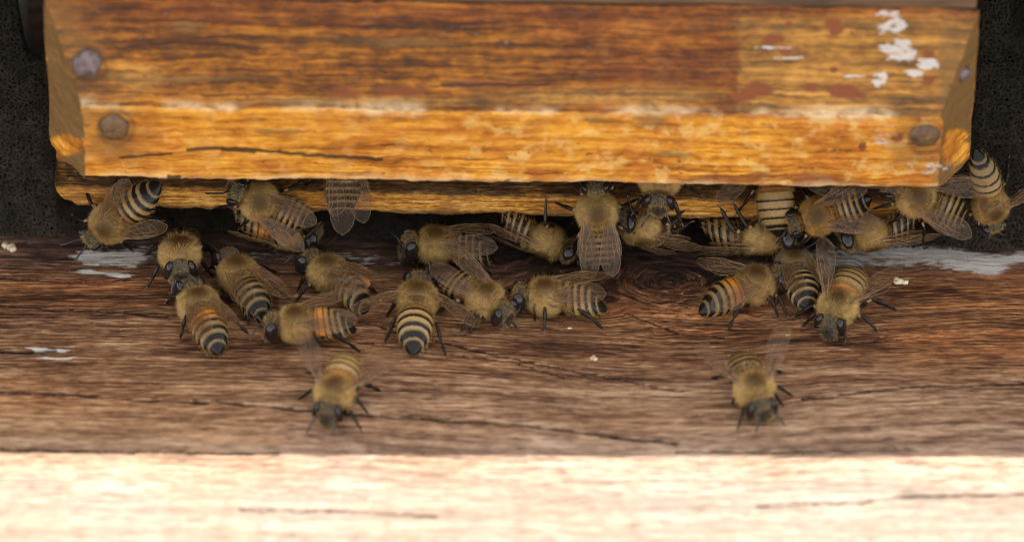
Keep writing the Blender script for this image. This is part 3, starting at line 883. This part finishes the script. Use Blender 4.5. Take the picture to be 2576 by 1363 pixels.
def smooth_path(pts, n):
    """Catmull-Rom through pts"""
    pts = np.asarray(pts, float)
    P = np.concatenate([[2 * pts[0] - pts[1]], pts, [2 * pts[-1] - pts[-2]]])
    out = []
    for i in range(1, len(P) - 2):
        for t in np.linspace(0, 1, n, endpoint=(i == len(P) - 3)):
            a, b, c, d = P[i - 1:i + 3]
            out.append(0.5 * (2 * b + (c - a) * t + (2 * a - 5 * b + 4 * c - d) * t * t + (3 * b - a - 3 * c + d) * t ** 3))
    return np.array(out)

AB_U = np.array([0, .03, .08, .16, .30, .48, .64, .78, .89, .96, 1.0])
AB_R = np.array([.05, .13, .190, .222, .236, .230, .202, .154, .096, .046, .010])
BEES = []

def bee(label, H, T, up=(0, 0, 1), s=0.94, ab='ab_mid', hair='hair_gold', wings=None, bend=0.25, head=(0, 0), feet=None, board=True, ant=None, seed=1,
        alen=0.64, dens=0.30, pollen=None, nofeet=(), bald=False):
    rng = np.random.default_rng(seed)
    s *= 0.955 + 0.10 * rng.random()
    bend += 0.16 * (rng.random() - .4)
    if hair == 'hair_gold': hair = ('hair_gold', 'hair_pale', 'hair_brown', 'hair_gold')[int(rng.integers(4))]
    dens *= 0.75
    alen += 0.09 * (rng.random() - .5)
    H, T = Vector(H), Vector(T)
    f = (H - T).normalized()
    mid = (H + T) / 2
    upv = Vector(up)
    z = (upv - f * upv.dot(f)).normalized()
    y = z.cross(f).normalized()
    org = mid + f * (0.24 * s)
    Mx = Matrix(((f.x, y.x, z.x, org.x), (f.y, y.y, z.y, org.y), (f.z, y.z, z.z, org.z), (0, 0, 0, 1))) @ Matrix.Scale(s, 4)
    inv = Mx.inverted()
    rootp = org.copy()
    root = bpy.data.objects.new('honey_bee', None)
    root.empty_display_size = 0.1
    C.objects.link(root)
    root.matrix_world = Mx
    tag(root, label, 'bee', 'honey bees at the hive entrance')

    # ---------------- body: one lofted skin from face to sting
    NS = 30
    rings = []          # x, zc, half width, half height, section
    for x_, zc, w_, h_ in [(.22 + (q_[0] - .22) * 1.12 + .012, q_[1], q_[2] * 1.08, q_[3] * 1.06) for q_ in ((.405, -.035, .02, .02), (.40, -.035, .075, .085), (.385, -.034, .125, .135), (.36, -.032, .16, .165), (.33, -.03, .18, .18), (.30, -.028, .185, .18), (.27, -.026, .165, .16), (.245, -.025, .12, .12), (.228, -.02, .075, .075))]:
        rings.append((x_, zc, w_, h_, 0, -1))
    for u in np.linspace(0, 1, 20):
        x_ = .215 - .43 * u
        q = math.sqrt(max(0, 1 - (2 * u - 1) ** 2))
        w_ = max(.06, .232 * q ** 0.85)
        h_ = max(.06, .222 * q ** 0.8)
        rings.append((x_, .015 * q, w_, h_, 1, -1))
    na = 60
    for u in np.linspace(0, 1, na):
        r_ = np.interp(u, AB_U, AB_R)
        sg = (u * 6) % 1.0
        r_ *= 1.0 + 0.035 * (sg - 0.5) * (1 if u < 0.93 else 0)
        x_ = -.215 - alen * u
        zc = -bend * u * u * 0.55 + 0.01
        rings.append((x_, zc, r_, r_ * .90, 2, u))
    a = np.linspace(0, 2 * np.pi, NS, endpoint=False)
    V, AB, SEC = [], [], []
    hy, hp = R(head[0]), R(head[1])
    Rh = np.array(Matrix.Rotation(hy, 3, 'Z') @ Matrix.Rotation(-hp, 3, 'Y'))
    piv = np.array([.22, 0, -.02])
    def headpt(P):
        P = np.asarray(P, float).copy()
        return piv + Rh @ (P - piv)
    slope = 0.0
    for k, (x_, zc, w_, h_, sec, u) in enumerate(rings):
        yy, zz = w_ * np.cos(a), h_ * np.sin(a)
        xx = np.full(NS, x_)
        if sec == 0:
            lowf = np.clip(-zz / .18, 0, 1)
            yy = yy * (1 - .38 * lowf ** 1.3)
            zz = zz * np.where(zz < 0, 1.18, 1.0)
            xx = xx + .05 * lowf * (x_ - .22) / .18 + 0.02 * np.clip(zz / .18, 0, 1) * -1
        P = np.stack([xx, yy, zz + zc], -1)
        if sec == 2:
            # curl the abdomen about its root
            dz = -2 * bend * 0.55 * u / max(alen, .1) * 0.9
            th = math.atan(dz)
            P[:, 0] = x_ + zz * math.sin(-th) * -1 * 0.0 + zz * math.sin(th) * 1.0 * -1
            P[:, 2] = zc + zz * math.cos(th)
        if sec == 0:
            P = (P - piv) @ Rh.T + piv
        V.append(P); AB += [u if sec == 2 else 0.0] * NS
    V = np.concatenate(V)
    Nb = len(V)
    F = grid_faces(len(rings), NS, 0, True, True)
    secs = np.array([r_[4] for r_ in rings])
    fm = np.repeat(np.where(secs[:-1] == 2, 1, np.where(secs[:-1] == 0, 3, 0)), NS)
    mb = MB()
    mb.add(V, F, 0)
    mb.M[0] = fm
    j = np.arange(NS)
    # caps
    mb.V.append(np.array([V[:NS].mean(0), V[-NS:].mean(0)])); mb.n += 2
    mb.F.append(np.stack([np.full(NS, Nb), j, (j + 1) % NS], -1)); mb.M.append(np.full(NS, 3))
    l = Nb - NS
    mb.F.append(np.stack([np.full(NS, Nb + 1), l + (j + 1) % NS, l + j], -1)); mb.M.append(np.full(NS, 1))
    # mandibles and tongue region
    for sd in (-1, 1):
        p0, p1, p2 = headpt((.42, sd * .05, -.20)), headpt((.445, sd * .04, -.26)), headpt((.45, sd * .008, -.295))
        mb.tube(smooth_path([p0, p1, p2], 3), np.linspace(.032, .01, 6), 3, 6)
    # scutellum: raised crescent at the rear of the thorax
    mb.ell((-.135, 0, .155), (.05, .115, .045), 0, 8, 14)
    # legs
    dflt = {'1': (.46, .34), '2': (.10, .58), '3': (-.52, .52)}
    roots = {'1': (.13, .075, -.15), '2': (.01, .085, -.165), '3': (-.12, .085, -.15)}
    feet = feet or {}
    jit = lambda q: (rng.random() - .5) * q
    legtip = {}
    for sd, nm in ((1, 'L'), (-1, 'R')):
        for k in '123':
            key = nm + k
            if key in nofeet: continue
            if key in feet:
                v = feet[key]
                F3 = Vector(v) if len(v) == 3 else at(v[0], v[1], 0.012)
                ft = np.array(inv @ F3)
            else:
                fx, fy = dflt[k]
                ft = np.array([fx + jit(.16), sd * (fy + jit(.12)), -.30])
                if board:
                    wp = Mx @ Vector(ft)
                    wp.z = 0.012
                    ft = np.array(inv @ wp)
            rt = np.array(roots[k]) * np.array([1, sd, 1])
            up_l = np.array((inv.to_3x3() @ Vector((0, 0, 1))).normalized()) if board else np.array([0, 0, 1.0])
            v = ft - rt
            dist = np.linalg.norm(v)
            out = np.array([v[0] * .2, sd * .25, 0])
            rise = {'1': .14, '2': .18, '3': .22}[k] + max(0, .60 - dist) * .30
            kn = rt + v * .42 + up_l * rise + out * .12
            an = rt + v * .72 + up_l * rise * .50
            # femur end pulled so that segments keep their lengths
            path = [rt, rt + v * .14 + np.array([0, sd * .03, .0]), kn, an, ft - v * .06 + up_l * .01, ft + v * .03]
            sp = [np.linspace(path[i], path[i + 1], 5)[:-1] for i in range(5)]
            sp = np.concatenate(sp + [[path[5]]])
            # soften corners a little
            sq = sp.copy()
            sq[1:-1] = (sp[:-2] + 2 * sp[1:-1] + sp[2:]) / 4
            fr, ti, ms = (.034, .031, .020) if k != '3' else (.036, .047, .033)
            rad = np.interp(np.linspace(0, 5, len(sq)), [0, .6, 1, 1.5, 1.95, 2.05, 2.7, 2.95, 3.05, 3.5, 4, 5], [.03, .03, .026, fr, .024, .022, ti, .026, .018, ms, .013, .007])
            mats = [2] * 7 + [4] + [2] * 3 + [2] + [2] * 4 + [5] * 4
            mb.tube(sq, rad, 2, 9, flat=1.0 if k != '3' else 0.62, upv=up_l, mats=mats)
            legtip[key] = (kn, an)
    nx_ = mb.n - len(AB)
    disc = np.where(np.repeat(secs, NS) == 1, np.exp(-(((V[:, 0] - .01) / .175) ** 2 + (V[:, 1] / .165) ** 2) ** 2) * (V[:, 2] > 0), 0) * (1.0 if not bald else 1.0)
    bm_ = mb.mesh('bee_body', {'ab': np.concatenate([AB, np.zeros(nx_)]), 'disc': np.concatenate([disc, np.full(nx_, 0.9)])})
    link('body', bm_, [M['cuticle'], M[ab], M['leg'], M['face'], M['joint'], M['tarsus']], root)

    # ---------------- eyes
    for sd in (-1, 1):
        e = MB()
        rot = np.array(Matrix.Rotation(sd * R(14), 3, 'Z') @ Matrix.Rotation(sd * R(10), 3, 'X'))
        e.ell((0, 0, 0), (.095, .064, .152), 0, 16, 20, Rh @ rot)
        me = e.mesh('eye')
        o = link('eye', me, M['eye'], root)
        o.location = headpt((.338, sd * .153, .008))
    # ---------------- antennae
    for i, sd in enumerate((1, -1)):
        b = headpt((.44, sd * .03, .0))
        if ant and ant[i]:
            tip = np.array(inv @ Vector(ant[i]))
        else:
            tip = headpt((.66 + jit(.1), sd * (.20 + jit(.1)), -.12 + jit(.16)))
        el_ = headpt((.515, sd * (.10 + jit(.03)), .075 + jit(.04)))
        if ant and ant[i]: el_ = b + (el_ - b) * .6 + (tip - b) * .2
        pts = np.concatenate([np.linspace(b, el_, 4)[:-1], smooth_path([el_, (el_ + tip) / 2 + np.array([0, 0, .02]), tip], 6)])
        q = MB()
        q.tube(pts, np.concatenate([np.full(3, .012), np.linspace(.014, .015, len(pts) - 4), [.008]]), 0, 7)
        link('antenna', q.mesh('antenna'), M['antenna'], root)
    # ---------------- wings
    w = wings or dict(L=(14, 6, 22), R=(14, 6, 22))
    for nm, sd in (('L', 1), ('R', -1)):
        if nm not in w or w[nm] is None: continue
        az, el, tw = w[nm][:3]
        ln_ = w[nm][3] if len(w[nm]) > 3 else 0.88
        me = wing_mesh('forewing', sd, az, el, tw, ln_, (.05, sd * .165, .135), dens, False, rng)
        link('wing', me, [M['wing'], M['vein']], root)
        me = wing_mesh('hindwing', sd, az + 7 + 0.16 * az, el - 3, tw, ln_ * .68, (-.035, sd * .155, .115), dens * .9, True, rng)
        link('wing', me, [M['wing'], M['vein']], root)
    # ---------------- hair
    hair_mesh(root, V[:Nb], rings, NS, rng, M[hair], ab, bald)
    if pollen:
        kn, an = legtip[pollen]
        q = MB()
        d_ = (an - kn)
        q.ell(tuple(kn + d_ * .6), (.12, .075, .085), 0, 12, 14)
        link('pollen_load', q.mesh('pollen_load'), M['pollen'], root)
    BEES.append(root)
    return root

def hair_mesh(root, V, rings, NS, rng, mat, ab, bald):
    """thin tapering hairs standing off the skin; shaded with the skin's own normal"""
    nr = len(rings)
    G = V.reshape(nr, NS, 3)
    sec = np.array([r_[4] for r_ in rings]); uu = np.array([r_[5] for r_ in rings])
    du = np.gradient(G, axis=0); dv = (np.roll(G, -1, 1) - np.roll(G, 1, 1)) / 2
    nm = np.cross(du, dv)
    cen = G.mean(1, keepdims=True)
    sgn = np.sign((nm * (G - cen)).sum(-1, keepdims=True)); sgn[sgn == 0] = 1
    nm = nm * sgn
    nm /= np.linalg.norm(nm, axis=-1, keepdims=True) + 1e-9
    Ps, Ns, Ls, Hv, Ws, Ln = [], [], [], [], [], []
    def scatter(n, r0, r1, lf, hv, lay, wd, keep=None):
        r = rng.uniform(r0, r1 - 1.001, n); c = rng.uniform(0, NS, n)
        i, k = r.astype(int), c.astype(int) % NS
        fr, fc = (r - i)[:, None], (c - np.floor(c))[:, None]
        k2 = (k + 1) % NS
        P = (G[i, k] * (1 - fr) + G[i + 1, k] * fr) * (1 - fc) + (G[i, k2] * (1 - fr) + G[i + 1, k2] * fr) * fc
        N = nm[i, k] * (1 - fr) + nm[i + 1, k] * fr
        if keep is not None:
            m = keep(P, N, uu[i] + fr[:, 0] * (uu[np.minimum(i + 1, nr - 1)] - uu[i]), rng)
            P, N = P[m], N[m]
        L = lf(P, N)
        Ps.append(P); Ns.append(N); Ls.append(L); Hv.append(hv(P, N)); Ws.append(np.full(len(P), wd)); Ln.append(np.full(len(P), lay))
    i0, i1, i2 = np.where(sec == 1)[0][0], np.where(sec == 2)[0][0], nr
    # thorax
    def th_len(P, N):
        disc = np.exp(-(((P[:, 0] - .01) / .150) ** 2 + (P[:, 1] / .145) ** 2) ** 2) * (N[:, 2] > .35)
        return (.050 + .036 * rng.random(len(P))) * (1 - .86 * disc) * np.clip(1.1 - .15 * N[:, 2], .6, 1.3)
    def th_hv(P, N):
        disc = np.exp(-(((P[:, 0] - .01) / .165) ** 2 + (P[:, 1] / .16) ** 2) ** 2) * (N[:, 2] > .3)
        return np.clip(.3 + .7 * rng.random(len(P)) - .75 * disc, 0, 1)
    def th_keep(P, N, u, g):
        disc = np.exp(-(((P[:, 0] - .01) / .150) ** 2 + (P[:, 1] / .145) ** 2) ** 2) * (N[:, 2] > .35)
        return g.random(len(P)) > disc * (1.0 if bald else .80)
    scatter(12000, i0 + 1, i1 - .5, th_len, th_hv, .5, .0042, th_keep)
    # longer guard hairs, brighter
    scatter(900, i0 + 1, i1 - .5, lambda P, N: .075 + .05 * rng.random(len(P)), lambda P, N: .75 + .35 * rng.random(len(P)), .35, .0046, lambda P, N, u, g: (N[:, 2] < .75) | (np.abs(P[:, 0]) > .12))
    # head: top and cheeks
    scatter(2000, 1, i0, lambda P, N: .02 + .035 * rng.random(len(P)), lambda P, N: .25 + .6 * rng.random(len(P)), .1, .0042, lambda P, N, u, g: (np.abs(P[:, 1]) < .13) | (P[:, 2] > .1) | (P[:, 0] < .28))
    # abdomen: downy front, then hair lying on the pale bands, fringe along the sides
    scatter(700, i1 + 1, i1 + 10, lambda P, N: .03 + .04 * rng.random(len(P)), lambda P, N: .3 + .6 * rng.random(len(P)), .6, .005)
    dense = .75 if ab != 'ab_dark' else .35
    def bandk(P, N, u, g):
        s_ = (u * 6) % 1
        return (s_ < .34) & (u > .30) & (u < .84) & (g.random(len(P)) < dense)
    scatter(3000, i1, i2, lambda P, N: .016 + .014 * rng.random(len(P)), lambda P, N: .0 + .5 * rng.random(len(P)), 1.1, .0045, bandk)
    scatter(800, i1, i2, lambda P, N: .04 + .03 * rng.random(len(P)), lambda P, N: .4 + .6 * rng.random(len(P)), .8, .005, lambda P, N, u, g: (N[:, 2] < .35) & (u < .9))
    P, N, L, hv = np.concatenate(Ps), np.concatenate(Ns), np.concatenate(Ls), np.concatenate(Hv)
    W, lay = np.concatenate(Ws), np.concatenate(Ln)
    hv = np.clip(hv + 1.1 * (fbm(P[:, 0] * 22, P[:, 1] * 22, P[:, 2] * 22, 3, int(rng.integers(999))) - .5), 0, 1.1)
    n = len(P)
    d = N + lay[:, None] * np.array([-1, 0, 0]) + rng.normal(0, .13, (n, 3))
    d /= np.linalg.norm(d, axis=1, keepdims=True)
    sd = np.cross(d, rng.normal(0, 1, (n, 3)))
    sd /= np.linalg.norm(sd, axis=1, keepdims=True) + 1e-9
    A, B, Tt = P - N * .004 + sd * W[:, None] / 2, P - N * .004 - sd * W[:, None] / 2, P + d * L[:, None]
    VV = np.stack([A, B, Tt], 1).reshape(-1, 3)
    me = raw_mesh('bee_hair', VV, np.arange(3 * n).reshape(-1, 3), attrs={'hv': (hv[:, None] * np.array([.55, .55, 1.0]) + np.array([0, 0, .15])).ravel()})
    o = link('hair', me, mat, root)
    me.normals_split_custom_set_from_vertices(np.repeat(N, 3, 0).astype(np.float32))

def Z(px, py, z): return at(px, py, z)
def Yp(px, py, y): return atY(px, py, y)
FOLD = dict(L=(13, 5, 20), R=(13, 5, 20))

# --- bees on the lath and in the gap, left to right
bee('bee climbing head down off the lath left end, antennae pointing left', Yp(214, 606, -.32), Yp(402, 470, -.25), up=(.15, -.8, .55), wings=dict(L=(26, 8, 10), R=(22, 9, 10)), board=False, seed=1, dens=.30,
    ant=(Yp(182, 662, -.5), Yp(150, 617, -.4)), head=(0, -8))
bee('bee with folded brown wings lying over an upside-down bee under the orange bar', Yp(588, 478, -.22), Yp(795, 566, -.34), up=(.1, -.85, .5), wings=dict(L=(20, 9, 12), R=(2, 12, 16)), board=False, seed=2, dens=.42)
bee('upside-down bee wedged below the lath, amber belly turned up', Yp(788, 608, -.10), Yp(574, 552, .0), up=(.0, -.62, -.75), ab='ab_amber', wings=dict(L=(10, 0, 10), R=(10, 0, 10)), board=False, seed=3)
bee('bee vanishing up behind the orange bar, only its shiny wings hanging down', (atY(862, 550, -.2).x, .38, 1.62), Yp(862, 545, -.22), up=(.12, -.8, .5), wings=dict(L=(1, 15, 4, 1.06), R=(13, 12, 10, .9)), board=False, seed=4, dens=.14, ab='ab_dark')
bee('bee standing upright with head under the orange bar and wings folded along its back', Yp(1498, 470, -.28), Z(1512, 682, .32), up=(0, -.85, .5), wings=dict(L=(7, 6, 14), R=(7, 6, 14)), board=False, seed=5, dens=.42, bald=True, hair='hair_pale')
bee('bee under the orange bar rolled onto its back, hind legs stretched upward, facing right', Yp(1418, 628, -.30), Yp(1262, 556, .0), up=(-.35, -.75, -.45), hair='hair_pale', ab='ab_dark', board=False, seed=6, s=.9,
    feet={'L1': tuple(Yp(1440, 560, .0)), 'L2': tuple(Yp(1374, 492, -.1)), 'L3': tuple(Yp(1345, 530, .1))}, wings=dict(L=(8, 2, 10), R=(16, 2, 10)))
bee('bee with shiny dark face turned left beside the upright bee', Yp(1566, 562, -.35), Yp(1715, 600, .10), up=(-.2, -.75, -.1), hair='hair_pale', board=False, seed=7, ab='ab_dark', wings=dict(L=(6, 4, 10), R=(22, 8, 10)), dens=.5,
    feet={'L2': tuple(Yp(1640, 500, -.1)), 'L3': tuple(Yp(1745, 556, .0))}, s=.9)
bee('blurred bee hanging under the orange bar with only its round face showing', (atY(1657, 500, -.5).x, -.52, 1.27), (atY(1657, 500, -.5).x + .05, .55, 1.75), up=(0, -.3, .9), board=False, seed=8, hair='hair_gold', nofeet=('L3', 'R3'), s=1.0)
bee('bee hanging head up behind the orange bar, broad tan banded abdomen pointing down', (atY(1938, 480, 0).x, .32, 1.60), Yp(1956, 576, -.38), up=(0, -.85, .5), ab='ab_pale', board=False, seed=9, wings=dict(L=(60, 5, 10, .7), R=(60, 5, 10, .7)), s=1.0, bend=.12)
bee('bee lying on its side facing right, one bent leg raised to the lath', Yp(1990, 602, -.22), Yp(1752, 588, -.02), up=(0, -.72, -.60), ab='ab_mid', board=False, seed=10, s=.98,
    feet={'L2': tuple(Yp(1840, 505, -.1)), 'L1': tuple(Yp(1905, 530, -.1))}, wings=dict(L=(5, 3, 10), R=(10, 3, 14)))
bee('bee facing left under the orange bar with two translucent wings spread behind it', Yp(2003, 560, -.40), Yp(2192, 500, -.18), up=(.1, -.75, .65), board=False, seed=11, wings=dict(L=(20, 10, 8), R=(14, 12, 8)), dens=.28, head=(0, -10))
bee('upside-down bee above the white paint, glossy striped belly showing', Yp(2138, 603, -.30), Yp(2328, 555, -.12), up=(-.1, -.78, -.55), ab='ab_dark', board=False, seed=12, wings=dict(L=(12, 2, 10), R=(2, 6, 10, .98)),
    feet={'R2': tuple(Yp(2170, 535, -.05)), 'R3': tuple(Yp(2235, 540, .0))})
bee('bee half hidden behind the right corner of the orange bar with wings held open', Yp(2262, 474, -.30), Yp(2428, 548, -.38), up=(0, -.75, .65), board=False, seed=13, wings=dict(L=(10, 10, 8), R=(30, 10, 8)), dens=.30, ab='ab_mid')
bee('bee head down on the foam beside the orange bar right end, striped tail up', Yp(2495, 547, -.12), Yp(2477, 426, -.05), up=(.35, -.85, .15), ab='ab_pale', board=False, seed=14, wings=dict(L=(62, 20, 8), R=(10, 12, 20, .5)), s=.83, bend=.5)

# --- bees standing on the landing board
bee('bee facing the viewer at the left, shiny black face behind another bee', Z(450, 672, .44), Z(458, 572, .16), seed=15, s=.95, bend=.6, wings=dict(L=(7, -14, 20), R=(9, -14, 20)), feet={'R2': (366, 728), 'R1': (442, 738), 'L1': (505, 720), 'L2': (540, 700)}, head=(8, -18))
bee('bee pointing up left with an open glassy wing, between two neighbours', Z(560, 632, .27), Z(674, 805, .20), seed=16, wings=dict(L=(11, 4, 14), R=(17, 6, 8, .98)), ab='ab_mid', dens=.14, ant=(tuple(Z(500, 600, .25)), tuple(Z(566, 588, .3))), feet={'L2': (555, 735), 'L3': (628, 826)})
bee('amber-banded bee with a bald black spot on its back, tail toward the viewer', Z(467, 702, .25), Z(562, 896, .20), seed=17, wings=dict(L=(8, 3, 20), R=(13, 6, 14)), ab='ab_amber', bald=True, feet={'L2': (452, 795), 'L3': (450, 858)}, dens=.28)
bee('amber bee facing left in front of the open-winged bee, wing along its side', Z(674, 818, .24), Z(905, 806, .26), seed=18, wings=dict(L=(14, 4, 40), R=(10, 14, 10)), ab='ab_amber', feet={'L3': (917, 890), 'L2': (778, 880), 'L1': (700, 858)}, dens=.25)
bee('bee facing left with dark brown wings and an orange pollen load', Z(780, 656, .30), Z(932, 762, .20), seed=19, wings=dict(L=(4, 10, 30), R=(8, 10, 20)), ab='ab_mid', feet={'L1': (744, 738), 'R3': (955, 742), 'L3': (880, 768)}, dens=.52, ant=(tuple(Z(718, 660, .3)), None), pollen='R3', bend=.4)
bee('bee seen from behind, wings spread flat to both sides, tail at the viewer', Z(1056, 682, .27), Z(1037, 890, .24), seed=20, wings=dict(L=(66, -6, 16), R=(58, -8, 16)), ab='ab_mid', feet={'L3': (963, 868), 'R3': (1127, 905), 'L2': (968, 800)}, dens=.16, s=1.0, alen=.68)
bee('bee facing left at the back edge with wings folded and one long antenna', Z(1024, 610, .30), Z(1256, 634, .22), seed=21, wings=dict(L=(10, 4, 40), R=(6, 8, 12)), ab='ab_dark', feet={'L3': (1248, 697), 'L1': (1050, 675)}, dens=.34, ant=(tuple(Z(1048, 668, .05)), tuple(Z(980, 584, .3))), head=(15, 0))
bee('bee facing right nose to nose with another, one wing lifted behind', Z(1270, 782, .22), Z(1105, 688, .24), seed=22, wings=dict(L=(4, 26, 0), R=(10, 6, 30)), ab='ab_mid', feet={'R1': (1176, 845), 'R2': (1156, 840)}, dens=.20, ant=(tuple(Z(1320, 742, .2)), tuple(Z(1300, 825, .03))), head=(-6, -10))
bee('bee facing left nose to nose with another, hind leg stretched out right', Z(1300, 742, .23), Z(1536, 756, .24), seed=23, wings=dict(L=(10, 7, 34), R=(5, 12, 12)), ab='ab_mid', feet={'L3': (1526, 832), 'L2': (1371, 836), 'L1': (1345, 812)}, dens=.2, ant=(tuple(Z(1400, 772, .28)), tuple(Z(1270, 745, .3))), head=(0, -6))
bee('bright amber-banded bee facing right by the wood knot, one clear wing raised', Z(1972, 690, .25), Z(1750, 772, .20), seed=24, wings=dict(L=(16, 26, 0), R=(16, 0, 35)), ab='ab_amber', feet={'R3': (1827, 840), 'R2': (1962, 803), 'R1': (1985, 800)}, dens=.16, s=.98, head=(-12, 0))
bee('dark bee squeezed between two others, only its black striped tail clear', Z(1978, 612, .26), Z(2040, 784, .20), seed=25, wings=dict(L=(8, 8, 10), R=(20, 10, 6)), ab='ab_dark', hair='hair_grey', dens=.4)
bee('bee facing the viewer with tattered dark wings raised and antennae lowered', Z(2090, 812, .22), Z(2152, 676, .28), seed=26, wings=dict(L=(48, 18, 0), R=(30, 34, -10)), ab='ab_pale', dens=.05, feet={'L2': (2213, 836), 'L1': (2127, 860), 'R1': (2015, 822), 'L3': (2262, 780)}, ant=(tuple(Z(2093, 870, .03)), tuple(Z(2014, 832, .06))), bend=.15)
bee('blurred bee walking toward the viewer in front left, wings held up in a V', Z(827, 1030, .22), Z(880, 888, .30), seed=27, wings=dict(L=(52, 14, 0), R=(44, 20, 0)), ab='ab_pale', dens=.3, feet={'L1': (912, 1085), 'L2': (930, 1042), 'R1': (800, 1050)}, bend=.1, s=.9)
bee('blurred bee walking toward the viewer in front right, wings held up in a V', Z(1913, 1018, .22), Z(1856, 880, .30), seed=28, wings=dict(L=(42, 22, 0), R=(42, 16, 0)), ab='ab_mid', dens=.3, feet={'R3': (1784, 952), 'R2': (1838, 1018), 'L1': (1972, 1020)}, bend=.1, s=.9)

# ================================================================== SMALL THINGS
def crumb(name, px, py, r, mat, label, cat, group=None, lobes=1, seed=0):
    rng = np.random.default_rng(seed)
    p = at(px, py, 0.0)
    mb = MB()
    for k in range(lobes):
        c = np.array([rng.uniform(-r, r) * (lobes > 1), rng.uniform(-r, r) * .6 * (lobes > 1), r * .45])
        mb.ell(c, (r * rng.uniform(.6, 1.1), r * rng.uniform(.5, .9), r * rng.uniform(.4, .7)), 0, 7, 9)
    me = mb.mesh(name)
    co = np.zeros(len(me.vertices) * 3, np.float32); me.vertices.foreach_get('co', co)
    co = co.reshape(-1, 3); co += rng.normal(0, r * .10, co.shape)
    me.vertices.foreach_set('co', co.ravel()); me.update()
    o = link(name, me, mat, smooth=False)
    o.location = p
    tag(o, label, cat, group)
crumb('wax_crumb', 2266, 711, .055, M['wax'], 'pale yellow wax crumb lying right of the tattered-winged bee', 'crumb', None, 5, 3)
crumb('wood_crumb', 1433, 828, .03, M['wax'], 'small cream crumb below the bee with the outstretched hind leg', 'crumb', None, 1, 4)
crumb('wood_crumb', 1980, 845, .03, M['chip'], 'small tan crumb below the bright amber bee right foreleg', 'crumb', None, 2, 5)
crumb('wood_crumb', 25, 625, .07, M['chip'], 'brown crumb against the foam at the far left edge', 'crumb', None, 4, 6)
crumb('wood_crumb', 1492, 902, .035, M['chip'], 'tan crumb on bare wood in the middle of the board', 'crumb', None, 3, 7)
crumb('wax_fleck', 958, 757, .025, M['wax'], 'tiny white fleck near the pollen-laden bee tail', 'crumb', None, 1, 8)
